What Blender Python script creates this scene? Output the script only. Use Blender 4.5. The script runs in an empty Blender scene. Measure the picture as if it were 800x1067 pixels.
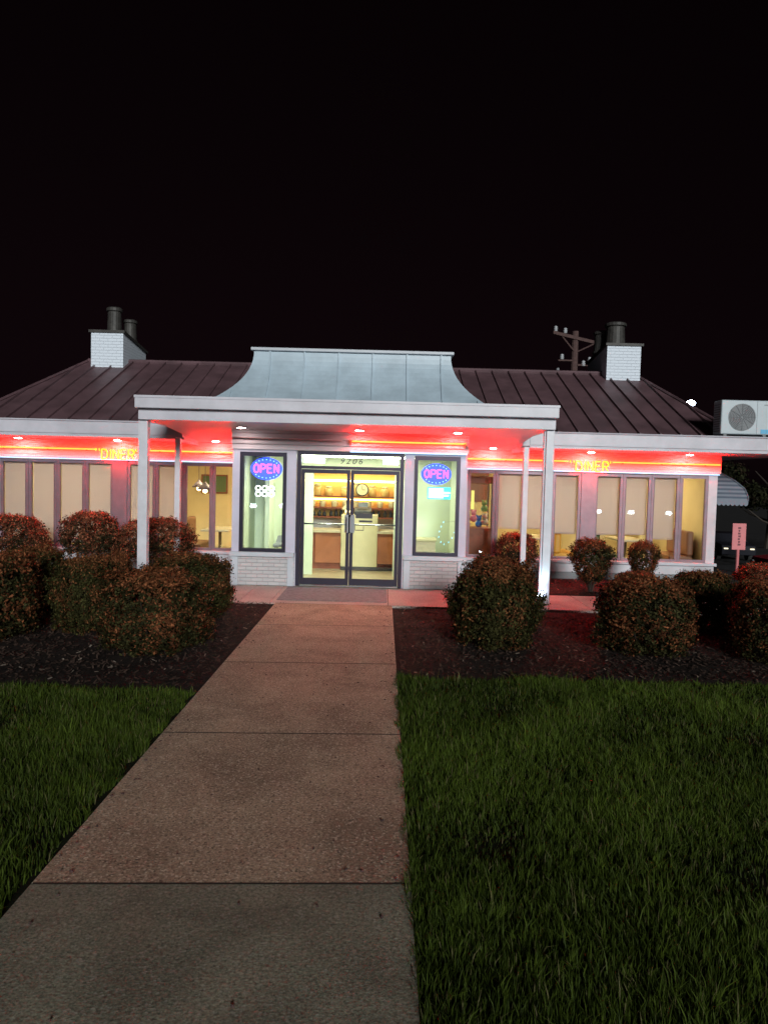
import bpy, math, random
import numpy as np
from mathutils import Vector, Matrix, noise
R = math.radians
random.seed(7)
ORD = ['first', 'second', 'third', 'fourth', 'fifth', 'sixth', 'seventh', 'eighth', 'ninth', 'tenth', 'eleventh', 'twelfth', 'thirteenth', 'fourteenth', 'fifteenth', 'sixteenth', 'seventeenth', 'eighteenth', 'nineteenth', 'twentieth', 'twenty-first', 'twenty-second']
rng = np.random.default_rng(7)

# ------------------------------------------------------------------ camera, sky, sun, exposure
scene = bpy.context.scene
col = scene.collection
cam_d = bpy.data.cameras.new("camera")
cam = bpy.data.objects.new("camera", cam_d); col.objects.link(cam)
cam_d.sensor_fit = 'VERTICAL'; cam_d.sensor_height = 24.0; cam_d.lens = 24.0 * 740 / 1067
cam_d.clip_start = 0.05; cam_d.clip_end = 2000
cam.matrix_world = (Matrix.Translation((0, 0, 1.96)) @ Matrix.Rotation(R(-0.1), 4, 'Z')
                    @ Matrix.Rotation(R(90 - 2.7), 4, 'X') @ Matrix.Rotation(R(1.45), 4, 'Z'))
scene.camera = cam

SUN_EL, SUN_AZ = 15.0, 12.0            # far lot lights: low, from behind and a little right of the camera
world = bpy.data.worlds.new("World"); scene.world = world; world.use_nodes = True
wn = world.node_tree; bg = wn.nodes['Background']
sky = wn.nodes.new('ShaderNodeTexSky'); sky.sky_type = 'NISHITA'; sky.sun_disc = False
sky.sun_elevation = R(SUN_EL); sky.sun_rotation = R(180 - SUN_AZ)
hue = wn.nodes.new('ShaderNodeHueSaturation'); hue.inputs['Saturation'].default_value = 0.0
tint = wn.nodes.new('ShaderNodeMix'); tint.data_type = 'RGBA'; tint.blend_type = 'MULTIPLY'
tint.inputs['Factor'].default_value = 1.0; tint.inputs['B'].default_value = (1.0, 0.42, 0.62, 1)
wn.links.new(sky.outputs['Color'], hue.inputs['Color'])
wn.links.new(hue.outputs['Color'], tint.inputs['A'])
wn.links.new(tint.outputs['Result'], bg.inputs['Color'])
bg.inputs['Strength'].default_value = 0.0006
sd = bpy.data.lights.new("sun", 'SUN'); sd.energy = 2.8; sd.angle = R(13); sd.color = (0.93, 0.97, 0.96)
sun = bpy.data.objects.new("sun", sd); col.objects.link(sun)
sv = Vector((math.sin(R(SUN_AZ)) * math.cos(R(SUN_EL)), -math.cos(R(SUN_AZ)) * math.cos(R(SUN_EL)), math.sin(R(SUN_EL))))
sun.rotation_euler = sv.to_track_quat('Z', 'Y').to_euler(); sun.location = (10, -30, 12)
scene.view_settings.view_transform = 'Standard'; scene.view_settings.look = 'None'
scene.view_settings.exposure = 0.0; scene.view_settings.gamma = 1.0; scene.view_settings.use_curve_mapping = False

# ------------------------------------------------------------------ materials
def nd(nt, t, **kw):
    n = nt.nodes.new(t)
    for k, v in kw.items(): setattr(n, k, v)
    return n
def pmat(name, c, rough=0.6, metal=0.0, var=0.0, vscale=4.0, c2=None, bump=0.0, bscale=60.0, spec=0.5):
    m = bpy.data.materials.new(name); m.use_nodes = True; nt = m.node_tree; b = nt.nodes['Principled BSDF']
    b.inputs['Base Color'].default_value = (*c, 1); b.inputs['Roughness'].default_value = rough
    b.inputs['Metallic'].default_value = metal; b.inputs['Specular IOR Level'].default_value = spec
    tc = nd(nt, 'ShaderNodeTexCoord')
    if var or c2:
        n = nd(nt, 'ShaderNodeTexNoise'); n.inputs['Scale'].default_value = vscale; n.inputs['Detail'].default_value = 7
        n.inputs['Roughness'].default_value = 0.65
        nt.links.new(tc.outputs['Object'], n.inputs['Vector'])
        r = nd(nt, 'ShaderNodeValToRGB'); r.color_ramp.elements[0].position = 0.35; r.color_ramp.elements[1].position = 0.68
        a = c2 if c2 else tuple(x * (1 - var) for x in c)
        r.color_ramp.elements[0].color = (*a, 1); r.color_ramp.elements[1].color = (*c, 1)
        nt.links.new(n.outputs['Fac'], r.inputs['Fac']); nt.links.new(r.outputs['Color'], b.inputs['Base Color'])
    if bump:
        n2 = nd(nt, 'ShaderNodeTexNoise'); n2.inputs['Scale'].default_value = bscale; n2.inputs['Detail'].default_value = 5
        nt.links.new(tc.outputs['Object'], n2.inputs['Vector'])
        bp = nd(nt, 'ShaderNodeBump'); bp.inputs['Strength'].default_value = bump; bp.inputs['Distance'].default_value = 0.01
        nt.links.new(n2.outputs['Fac'], bp.inputs['Height']); nt.links.new(bp.outputs['Normal'], b.inputs['Normal'])
    return m
def emat(name, c, s):
    m = bpy.data.materials.new(name); m.use_nodes = True; nt = m.node_tree
    b = nt.nodes['Principled BSDF']; b.inputs['Base Color'].default_value = (0.1, 0.1, 0.1, 1)
    b.inputs['Emission Color'].default_value = (*c, 1); b.inputs['Emission Strength'].default_value = s
    return m
def glassmat(name, tintc=(0.94, 0.97, 0.95), ior=1.5):
    m = bpy.data.materials.new(name); m.use_nodes = True; nt = m.node_tree
    nt.nodes.remove(nt.nodes['Principled BSDF']); out = nt.nodes['Material Output']
    fr = nd(nt, 'ShaderNodeFresnel'); fr.inputs['IOR'].default_value = ior
    t = nd(nt, 'ShaderNodeBsdfTransparent'); t.inputs['Color'].default_value = (*tintc, 1)
    g = nd(nt, 'ShaderNodeBsdfGlossy'); g.inputs['Roughness'].default_value = 0.02
    mx = nd(nt, 'ShaderNodeMixShader')
    nt.links.new(fr.outputs['Fac'], mx.inputs['Fac']); nt.links.new(t.outputs['BSDF'], mx.inputs[1])
    nt.links.new(g.outputs['BSDF'], mx.inputs[2]); nt.links.new(mx.outputs['Shader'], out.inputs['Surface'])
    return m
def fabricmat(name, c, tr=0.4):
    m = bpy.data.materials.new(name); m.use_nodes = True; nt = m.node_tree
    nt.nodes.remove(nt.nodes['Principled BSDF']); out = nt.nodes['Material Output']
    d = nd(nt, 'ShaderNodeBsdfDiffuse'); d.inputs['Color'].default_value = (*c, 1)
    t = nd(nt, 'ShaderNodeBsdfTranslucent'); t.inputs['Color'].default_value = (*c, 1)
    w = nd(nt, 'ShaderNodeTexWave'); w.inputs['Scale'].default_value = 22; w.inputs['Distortion'].default_value = 1.5; w.bands_direction = 'Z'
    tc = nd(nt, 'ShaderNodeTexCoord'); nt.links.new(tc.outputs['Object'], w.inputs['Vector'])
    bp = nd(nt, 'ShaderNodeBump'); bp.inputs['Strength'].default_value = 0.25; bp.inputs['Distance'].default_value = 0.01
    nt.links.new(w.outputs['Fac'], bp.inputs['Height']); nt.links.new(bp.outputs['Normal'], d.inputs['Normal'])
    mx = nd(nt, 'ShaderNodeMixShader'); mx.inputs['Fac'].default_value = tr
    nt.links.new(d.outputs['BSDF'], mx.inputs[1]); nt.links.new(t.outputs['BSDF'], mx.inputs[2])
    nt.links.new(mx.outputs['Shader'], out.inputs['Surface'])
    return m
def brickmat(name, c1, c2, mortar, sx=0.2, sy=0.067):
    m = bpy.data.materials.new(name); m.use_nodes = True; nt = m.node_tree; b = nt.nodes['Principled BSDF']
    tc = nd(nt, 'ShaderNodeTexCoord'); sp = nd(nt, 'ShaderNodeSeparateXYZ'); cb = nd(nt, 'ShaderNodeCombineXYZ')
    ad = nd(nt, 'ShaderNodeMath', operation='ADD')
    nt.links.new(tc.outputs['Object'], sp.inputs[0]); nt.links.new(sp.outputs['X'], ad.inputs[0]); nt.links.new(sp.outputs['Y'], ad.inputs[1])
    nt.links.new(ad.outputs[0], cb.inputs['X']); nt.links.new(sp.outputs['Z'], cb.inputs['Y'])
    br = nd(nt, 'ShaderNodeTexBrick'); br.inputs['Scale'].default_value = 1.0
    br.inputs['Brick Width'].default_value = sx; br.inputs['Row Height'].default_value = sy
    br.inputs['Mortar Size'].default_value = 0.006; br.inputs['Mortar Smooth'].default_value = 0.2
    br.inputs['Color1'].default_value = (*c1, 1); br.inputs['Color2'].default_value = (*c2, 1); br.inputs['Mortar'].default_value = (*mortar, 1)
    nt.links.new(cb.outputs[0], br.inputs['Vector']); nt.links.new(br.outputs['Color'], b.inputs['Base Color'])
    bp = nd(nt, 'ShaderNodeBump'); bp.inputs['Strength'].default_value = 0.9; bp.inputs['Distance'].default_value = 0.012; bp.invert = True
    nt.links.new(br.outputs['Fac'], bp.inputs['Height']); nt.links.new(bp.outputs['Normal'], b.inputs['Normal'])
    b.inputs['Roughness'].default_value = 0.75
    return m
def groovemat(name, c, axis='Y', period=0.12, rough=0.5, var=0.12):
    """painted boards with narrow grooves every `period` metres along the axis"""
    m = pmat(name, c, rough, var=var, vscale=1.6); nt = m.node_tree; b = nt.nodes['Principled BSDF']
    tc = nd(nt, 'ShaderNodeTexCoord'); sp = nd(nt, 'ShaderNodeSeparateXYZ')
    mu = nd(nt, 'ShaderNodeMath', operation='DIVIDE'); mu.inputs[1].default_value = period
    fr = nd(nt, 'ShaderNodeMath', operation='FRACT'); mp = nd(nt, 'ShaderNodeMapRange')
    mp.inputs['From Min'].default_value = 0.0; mp.inputs['From Max'].default_value = 0.1
    nt.links.new(tc.outputs['Object'], sp.inputs[0]); nt.links.new(sp.outputs[axis], mu.inputs[0])
    nt.links.new(mu.outputs[0], fr.inputs[0]); nt.links.new(fr.outputs[0], mp.inputs['Value'])
    bp = nd(nt, 'ShaderNodeBump'); bp.inputs['Strength'].default_value = 0.8; bp.inputs['Distance'].default_value = 0.012
    nt.links.new(mp.outputs[0], bp.inputs['Height']); nt.links.new(bp.outputs['Normal'], b.inputs['Normal'])
    return m
def concretemat(name, base, dark, speck, amount=0.5, bump=0.35):
    m = bpy.data.materials.new(name); m.use_nodes = True; nt = m.node_tree; b = nt.nodes['Principled BSDF']
    tc = nd(nt, 'ShaderNodeTexCoord')
    n = nd(nt, 'ShaderNodeTexNoise'); n.inputs['Scale'].default_value = 1.5; n.inputs['Detail'].default_value = 10; n.inputs['Roughness'].default_value = 0.62; n.inputs['Distortion'].default_value = .6
    n2 = nd(nt, 'ShaderNodeTexNoise'); n2.inputs['Scale'].default_value = 60; n2.inputs['Detail'].default_value = 6; n2.inputs['Roughness'].default_value = 0.8
    v = nd(nt, 'ShaderNodeTexVoronoi'); v.inputs['Scale'].default_value = 95
    for x in (n, n2, v): nt.links.new(tc.outputs['Object'], x.inputs['Vector'])
    r = nd(nt, 'ShaderNodeValToRGB'); r.color_ramp.elements[0].position = 0.33; r.color_ramp.elements[1].position = 0.66
    r.color_ramp.elements[0].color = (*dark, 1); r.color_ramp.elements[1].color = (*base, 1)
    nt.links.new(n.outputs['Fac'], r.inputs['Fac'])
    mx = nd(nt, 'ShaderNodeMix', data_type='RGBA', blend_type='OVERLAY'); mx.inputs['Factor'].default_value = 0.85
    nt.links.new(r.outputs['Color'], mx.inputs['A'])
    g = nd(nt, 'ShaderNodeValToRGB'); g.color_ramp.elements[0].position = 0.3; g.color_ramp.elements[1].position = 0.72
    nt.links.new(n2.outputs['Fac'], g.inputs['Fac']); nt.links.new(g.outputs['Color'], mx.inputs['B'])
    # aggregate stones: random tone per cell
    mx2 = nd(nt, 'ShaderNodeMix', data_type='RGBA', blend_type='MIX'); sp = nd(nt, 'ShaderNodeSeparateColor')
    nt.links.new(v.outputs['Color'], sp.inputs[0])
    th = nd(nt, 'ShaderNodeMapRange'); th.inputs['From Min'].default_value = 0.78; th.inputs['From Max'].default_value = 1.0
    th.inputs['To Max'].default_value = amount
    nt.links.new(sp.outputs[0], th.inputs['Value']); nt.links.new(th.outputs[0], mx2.inputs['Factor'])
    nt.links.new(mx.outputs['Result'], mx2.inputs['A']); mx2.inputs['B'].default_value = (*speck, 1)
    # dark pits
    mx3 = nd(nt, 'ShaderNodeMix', data_type='RGBA', blend_type='MIX')
    th2 = nd(nt, 'ShaderNodeMapRange'); th2.inputs['From Min'].default_value = 0.86; th2.inputs['From Max'].default_value = 1.0; th2.inputs['To Max'].default_value = amount * 1.3
    nt.links.new(sp.outputs[1], th2.inputs['Value']); nt.links.new(th2.outputs[0], mx3.inputs['Factor'])
    nt.links.new(mx2.outputs['Result'], mx3.inputs['A']); mx3.inputs['B'].default_value = (*[x * 0.25 for x in dark], 1)
    nt.links.new(mx3.outputs['Result'], b.inputs['Base Color']); b.inputs['Roughness'].default_value = 0.85
    bp = nd(nt, 'ShaderNodeBump'); bp.inputs['Strength'].default_value = bump; bp.inputs['Distance'].default_value = 0.006
    ad = nd(nt, 'ShaderNodeMath', operation='ADD')
    nt.links.new(v.outputs['Distance'], ad.inputs[0]); nt.links.new(n2.outputs['Fac'], ad.inputs[1])
    nt.links.new(ad.outputs[0], bp.inputs['Height']); nt.links.new(bp.outputs['Normal'], b.inputs['Normal'])
    return m
def attrmat(name, rough=0.6, spec=0.25, transl=0.0):
    m = bpy.data.materials.new(name); m.use_nodes = True; nt = m.node_tree; b = nt.nodes['Principled BSDF']
    a = nd(nt, 'ShaderNodeAttribute'); a.attribute_name = 'tone'
    nt.links.new(a.outputs['Color'], b.inputs['Base Color']); b.inputs['Roughness'].default_value = rough
    b.inputs['Specular IOR Level'].default_value = spec
    return m

M = dict(
    white=pmat('white_paint', (0.60, 0.58, 0.62), 0.45, var=0.22, vscale=2.2),
    fascia=pmat('fascia_paint', (0.60, 0.58, 0.64), 0.4, var=0.24, vscale=1.3),
    post=pmat('post_paint', (0.66, 0.65, 0.70), 0.4, var=0.15, vscale=5),
    wall=pmat('wall_paint', (0.55, 0.53, 0.64), 0.5, var=0.15, vscale=2),
    trimblue=pmat('trim_paint', (0.52, 0.55, 0.60), 0.45, var=0.15, vscale=3),
    redwall=groovemat('fascia_board_paint', (0.74, 0.72, 0.72), 'Z', 0.12),
    soffit=groovemat('soffit_board_paint', (0.72, 0.68, 0.70), 'Y', 0.15),
    siding=groovemat('clapboard_paint', (0.52, 0.47, 0.50), 'Z', 0.1),
    brick=brickmat('painted_brick', (0.52, 0.50, 0.50), (0.46, 0.44, 0.45), (0.38, 0.36, 0.37)),
    whitebrick=brickmat('white_brick', (0.68, 0.74, 0.82), (0.67, 0.73, 0.81), (0.635, 0.69, 0.77), 0.2, 0.07),
    bronze=pmat('bronze_frame', (0.24, 0.17, 0.20), 0.4, 0.3, var=0.2),
    darkframe=pmat('dark_aluminium', (0.035, 0.03, 0.05), 0.35, 0.5, var=0.2),
    steel=pmat('brushed_steel', (0.6, 0.6, 0.62), 0.25, 1.0),
    roof=pmat('brown_metal_roof', (0.145, 0.080, 0.092), 0.5, 0.0, var=0.45, vscale=1.6),
    mansard=pmat('pale_metal_roof', (0.44, 0.54, 0.62), 0.42, 0.0, var=0.22, vscale=2.4),
    flue=pmat('sooty_flue_metal', (0.06, 0.055, 0.05), 0.6, 0.2, var=0.5, vscale=8),
    glass=glassmat('window_glass'),
    blind=fabricmat('roller_blind_fabric', (0.62, 0.47, 0.46), 0.35),
    walk=concretemat('aggregate_concrete', (0.42, 0.325, 0.225), (0.23, 0.17, 0.115), (0.74, 0.66, 0.52), .6, .45),
    oldwalk=concretemat('old_grey_concrete', (0.235, 0.245, 0.175), (0.115, 0.12, 0.085), (0.42, 0.42, 0.38), 0.3, 0.25),
    apron=concretemat('pale_concrete', (0.50, 0.45, 0.40), (0.36, 0.32, 0.29), (0.6, 0.56, 0.5), 0.25, 0.2),
    mat=pmat('door_slab', (0.24, 0.26, 0.28), 0.9, var=0.4, vscale=14, bump=0.5, bscale=150),
    soil=pmat('lawn_soil', (0.014, 0.016, 0.007), 1.0, var=0.5, vscale=9, bump=0.6, spec=0.1),
    asphalt=pmat('asphalt', (0.035, 0.033, 0.034), 0.85, var=0.4, vscale=1.2, bump=0.5, bscale=120, spec=0.2),
    mulch=pmat('mulch_soil', (0.026, 0.016, 0.013), 0.95, c2=(0.008, 0.006, 0.005), vscale=18, bump=1.0, bscale=45, spec=0.15),
    joint=pmat('joint_dirt', (0.02, 0.015, 0.01), 1.0),
    tone=attrmat('leaf_tone', 0.7, 0.06), chip=attrmat('chip_tone', 0.9, 0.1), blade=attrmat('blade_tone', 0.6, 0.1),
    bark=pmat('bark', (0.06, 0.045, 0.035), 0.9, var=0.5, vscale=20, bump=0.6, bscale=50),
    paleroom=pmat('pale_green_wall', (0.66, 0.72, 0.54), 0.6, var=0.08, vscale=2),
    yellowroom=pmat('cream_room_wall', (0.72, 0.56, 0.30), 0.6, var=0.1, vscale=2),
    tile=pmat('floor_tile', (0.46, 0.36, 0.22), 0.35, var=0.3, vscale=5),
    ceil=pmat('ceiling_tile', (0.66, 0.64, 0.52), 0.8, var=0.1, vscale=4),
    wood=pmat('red_brown_panel', (0.30, 0.075, 0.035), 0.4, var=0.35, vscale=6),
    beige=pmat('beige_panel', (0.60, 0.52, 0.30), 0.5, var=0.12),
    ctop=pmat('counter_top', (0.62, 0.52, 0.36), 0.25, var=0.15, vscale=20),
    dark=pmat('dark_plastic', (0.03, 0.03, 0.035), 0.4),
    orange=pmat('orange_vinyl', (0.75, 0.34, 0.05), 0.35, var=0.1),
    green=pmat('green_vinyl', (0.10, 0.15, 0.05), 0.4, var=0.15),
    brownv=pmat('brown_vinyl', (0.24, 0.09, 0.05), 0.35, var=0.15),
    jar=pmat('cream_ceramic', (0.78, 0.66, 0.40), 0.25), amber=pmat('amber_glass', (0.80, 0.50, 0.16), 0.15),
    neon=emat('neon_orange_tube', (1.0, 0.0034, 0.0004), 270.0),
    neonoff=pmat('unlit_tube', (0.45, 0.30, 0.30), 0.3),
    neonl=emat('neon_yellow_letter', (1.0, 0.0055, 0.0002), 210.0),
    led=emat('led_strip_white', (0.42, 0.72, 1.0), 1.5),
    down=emat('downlight_lens', (1.0, 0.82, 0.78), 100.0),
    tubew=emat('fluorescent_tube', (0.86, 1.0, 0.93), 6.0),
    panelw=emat('ceiling_panel_warm', (1.0, 0.84, 0.50), 26.0),
    panelg=emat('ceiling_panel_cool', (0.97, 1.0, 0.74), 17.0),
    bulb=emat('warm_bulb', (1.0, 0.74, 0.32), 16.0),
    pink=emat('pink_led', (1.0, 0.06, 0.20), 5.0), blue=emat('blue_led', (0.008, 0.05, 1.0), 3.2),
    bluedot=emat('pale_blue_led', (0.25, 0.6, 1.0), 3.2), whiteled=emat('white_led', (0.9, 0.94, 1.0), 7.0),
    cyan=emat('cyan_led', (0.05, 0.75, 0.80), 1.6), ledwhitepanel=emat('white_cyan_led', (0.6, 0.95, 1.0), 2.6),
    streetlamp=emat('street_lamp_lens', (0.62, 0.76, 1.0), 60.0), carlamp=emat('headlight_lens', (1.0, 0.88, 0.6), 1.6),
    glint=emat('glint_lens', (0.78, 0.95, 1.0), 45.0),
    acwhite=pmat('ac_casing', (0.46, 0.52, 0.56), 0.4, var=0.1), grille=pmat('grille_grey', (0.17, 0.18, 0.19), 0.5),
    decal=pmat('blue_decal', (0.08, 0.38, 0.62), 0.4),
    wallred=pmat('terracotta_panel', (0.42, 0.14, 0.06), 0.4, var=0.2),
    awn1=pmat('awning_blue', (0.04, 0.065, 0.11), 0.5, var=0.2), awn2=pmat('awning_white', (0.15, 0.18, 0.23), 0.5, var=0.15),
    signface=pmat('pale_red_sign', (0.68, 0.20, 0.21), 0.5, var=0.12), signmark=pmat('sign_dark_mark', (0.16, 0.03, 0.04), 0.5),
    carred=pmat('red_car_paint', (0.26, 0.02, 0.03), 0.25), cardark=pmat('dark_car_paint', (0.02, 0.02, 0.026), 0.25),
    tyre=pmat('tyre_rubber', (0.02, 0.02, 0.02), 0.9),
    polewood=pmat('pole_wood', (0.10, 0.055, 0.05), 0.9, var=0.4, vscale=10), ceramic=pmat('insulator_ceramic', (0.34, 0.35, 0.37), 0.3),
    toyb=pmat('toy_blue', (0.05, 0.22, 0.75), 0.4), toyp=pmat('toy_pink', (0.85, 0.20, 0.28), 0.4),
    toyw=pmat('toy_white', (0.8, 0.8, 0.8), 0.5), toyg=pmat('toy_green', (0.2, 0.4, 0.12), 0.5), toyy=emat('yellow_lamp_tube', (1.0, 0.75, 0.15), 1.6),
    black=pmat('black_fabric', (0.02, 0.02, 0.022), 0.9), grey=pmat('grey_plastic', (0.25, 0.26, 0.28), 0.5),
)

# ------------------------------------------------------------------ mesh helpers
class MB:
    def __init__(s): s.v = []; s.f = []; s.m = []; s.cur = 0
    def add(s, vs, fs):
        o = len(s.v); s.v += [tuple(p) for p in vs]; s.f += [tuple(i + o for i in f) for f in fs]; s.m += [s.cur] * len(fs); return s
    def box(s, x0, x1, y0, y1, z0, z1):
        return s.add([(x0,y0,z0),(x1,y0,z0),(x1,y1,z0),(x0,y1,z0),(x0,y0,z1),(x1,y0,z1),(x1,y1,z1),(x0,y1,z1)],
                     [(0,3,2,1),(4,5,6,7),(0,1,5,4),(1,2,6,5),(2,3,7,6),(3,0,4,7)])
    def hexa(s, p):  # 8 points, bottom ring then top ring
        return s.add(p, [(0,3,2,1),(4,5,6,7),(0,1,5,4),(1,2,6,5),(2,3,7,6),(3,0,4,7)])
    def tube(s, pts, r, n=8, cap=True):
        pts = [Vector(p) for p in pts]; rs = r if isinstance(r, (list, tuple)) else [r] * len(pts)
        rings = []
        up = None
        for i, p in enumerate(pts):
            d = (pts[min(i + 1, len(pts) - 1)] - pts[max(i - 1, 0)]).normalized()
            if up is None:
                up = Vector((0, 0, 1)) if abs(d.z) < 0.9 else Vector((1, 0, 0))
            a = d.cross(up).normalized(); b = a.cross(d).normalized(); up = b
            rings.append([p + (a * math.cos(2*math.pi*k/n) + b * math.sin(2*math.pi*k/n)) * rs[i] for k in range(n)])
        vs = [q for rg in rings for q in rg]; fs = []
        for i in range(len(pts) - 1):
            for k in range(n):
                k2 = (k + 1) % n; fs.append((i*n+k, (i+1)*n+k, (i+1)*n+k2, i*n+k2))
        if cap: fs.append(tuple(range(n))); fs.append(tuple((len(pts)-1)*n + k for k in reversed(range(n))))
        return s.add(vs, fs)
    def lathe(s, c, prof, n=20):  # prof: list of (r, z)
        cx, cy, cz = c; vs = []; fs = []
        for r, z in prof:
            for k in range(n): vs.append((cx + r*math.cos(2*math.pi*k/n), cy + r*math.sin(2*math.pi*k/n), cz + z))
        for i in range(len(prof) - 1):
            for k in range(n):
                k2 = (k+1) % n; fs.append((i*n+k, i*n+k2, (i+1)*n+k2, (i+1)*n+k))
        fs.append(tuple(reversed(range(n)))); fs.append(tuple((len(prof)-1)*n+k for k in range(n)))
        return s.add(vs, fs)
    def disc_y(s, c, rx, rz, th, n=28):  # disc facing -Y
        cx, cy, cz = c; vs = []
        for y in (cy, cy + th):
            for k in range(n): vs.append((cx + rx*math.cos(2*math.pi*k/n), y, cz + rz*math.sin(2*math.pi*k/n)))
        fs = [tuple(range(n)), tuple(n + k for k in reversed(range(n)))]
        for k in range(n): k2 = (k+1) % n; fs.append((k, n+k, n+k2, k2))
        return s.add(vs, fs)
    def clusters(s):
        par = list(range(len(s.v)))
        def find(i):
            while par[i] != i: par[i] = par[par[i]]; i = par[i]
            return i
        for f in s.f:
            for j in f[1:]: par[find(f[0])] = find(j)
        boxes = {}
        for i, p in enumerate(s.v):
            b = boxes.setdefault(find(i), [list(p), list(p)])
            for k in range(3): b[0][k] = min(b[0][k], p[k]); b[1][k] = max(b[1][k], p[k])
        ks = list(boxes); grp = {k: k for k in ks}
        def gf(k):
            while grp[k] != k: k = grp[k]
            return k
        e = .012
        for i, a in enumerate(ks):
            for b in ks[i+1:]:
                A, B = boxes[a], boxes[b]
                if all(A[0][k] - e <= B[1][k] and B[0][k] - e <= A[1][k] for k in range(3)): grp[gf(a)] = gf(b)
        out = {}
        for fi, f in enumerate(s.f): out.setdefault(gf(find(f[0])), []).append(fi)
        return list(out.values())
    def build(s, name, mat, parent=None, smooth=False, bevel=0.0, loc=None):
        if parent is not None and len(s.v) < 4000 and name not in ('marking', 'fan_guard', 'casing_seam', 'side_louvre', 'quotation_mark', 'letter', 'spindle', 'valance', 'hand'):
            cl = s.clusters()
            if 1 < len(cl) <= 60:
                res = []
                for c in cl:
                    m2 = MB(); ids = sorted({i for fi in c for i in s.f[fi]}); mp = {v: k for k, v in enumerate(ids)}
                    m2.v = [s.v[i] for i in ids]; m2.f = [tuple(mp[i] for i in s.f[fi]) for fi in c]; m2.m = [s.m[fi] for fi in c]
                    res.append(m2.build1(name, mat, parent, smooth, bevel, loc))
                return res[0]
        return s.build1(name, mat, parent, smooth, bevel, loc)
    def build1(s, name, mat, parent=None, smooth=False, bevel=0.0, loc=None):
        """vertices are world coordinates; the object's origin sits on its thing's base"""
        me = bpy.data.meshes.new(name)
        off = Vector(loc) if loc is not None else (Vector(parent['_o']) if parent is not None and '_o' in parent else Vector((0, 0, 0)))
        me.from_pydata([(x - off.x, y - off.y, z - off.z) for x, y, z in s.v], [], s.f)
        mats = mat if isinstance(mat, (list, tuple)) else [mat]
        for q in mats: me.materials.append(q)
        if len(mats) > 1: me.polygons.foreach_set('material_index', s.m)
        if smooth: me.polygons.foreach_set('use_smooth', [True] * len(s.f))
        me.validate(); me.update()
        o = bpy.data.objects.new(name, me); col.objects.link(o)
        if smooth == 'auto': pass
        if bevel:
            b = o.modifiers.new('bevel', 'BEVEL'); b.width = bevel; b.segments = 2; b.limit_method = 'ANGLE'; b.angle_limit = R(40)
        if parent is not None: o.parent = parent; o['_o'] = tuple(off)
        elif loc is not None: o.location = loc; o['_o'] = tuple(off)
        return o
def tag(o, label=None, cat=None, group=None, kind=None):
    if label: o['label'] = label
    if cat: o['category'] = cat
    if group: o['group'] = group
    if kind: o['kind'] = kind
    return o
def thing(name, loc, label, cat, group=None):
    o = bpy.data.objects.new(name, None); col.objects.link(o); o.location = loc; o['_o'] = tuple(loc); o.empty_display_size = 0.2
    return tag(o, label, cat, group)
def children(o): return [c for c in bpy.data.objects if c.parent is o]
def copy_tree(o, parent=None):
    kids = [c for c in KIDS.get(o.name, children(o))]
    c = o.copy(); col.objects.link(c); c.parent = parent
    for k in kids: copy_tree(k, c)
    return c
KIDS = {}
def place(proto, n, loc, rz=0.0, scale=None, label=None, group=None):
    o = proto if n == 0 else copy_tree(proto)
    o.location = loc; o.rotation_euler = (0, 0, rz)
    if scale: o.scale = scale
    if label: o['label'] = label
    if group: o['group'] = group
    return o

# letters as strokes in a 0.6 x 1 cell
def arc(cx, cz, rx, rz, a0, a1, n=8): return [(cx + rx*math.cos(R(a0 + (a1-a0)*i/n)), cz + rz*math.sin(R(a0 + (a1-a0)*i/n))) for i in range(n+1)]
LET = {
    'O': [arc(.3, .5, .3, .5, 0, 360, 20)],
    'P': [[(0, 0), (0, 1)] + [(.3, 1)] + arc(.33, .74, .26, .26, 90, -90) + [(0, .48)]],
    'E': [[(.55, 1), (0, 1), (0, 0), (.55, 0)], [(0, .52), (.45, .52)]],
    'N': [[(0, 0), (0, 1), (.55, 0), (.55, 1)]],
    'D': [[(0, 0), (0, 1), (.22, 1)] + arc(.22, .5, .36, .5, 90, -90, 10) + [(0, 0)]],
    'I': [[(.1, 0), (.1, 1)]],
    'R': [[(0, 0), (0, 1)] + [(.3, 1)] + arc(.33, .75, .24, .25, 90, -90) + [(0, .5)], [(.28, .5), (.56, 0)]],
    '"': [[(0, .78), (0, 1.02)], [(.14, .78), (.14, 1.02)]],
}
def letter(mb, ch, x, y, z, w, h, r):
    sts = []
    for st in LET[ch]:
        cur = [st[0]]
        for i in range(1, len(st)):
            cur.append(st[i])
            if i < len(st)-1:
                a = Vector(st[i])-Vector(st[i-1]); b = Vector(st[i+1])-Vector(st[i])
                if a.length > 1e-6 and b.length > 1e-6 and a.angle(b) > R(50): sts.append(cur); cur = [st[i]]
        sts.append(cur)
    for st in sts:
        mb.tube([(x + px*w/0.6, y, z + pz*h) for px, pz in st], r, 6)

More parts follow.
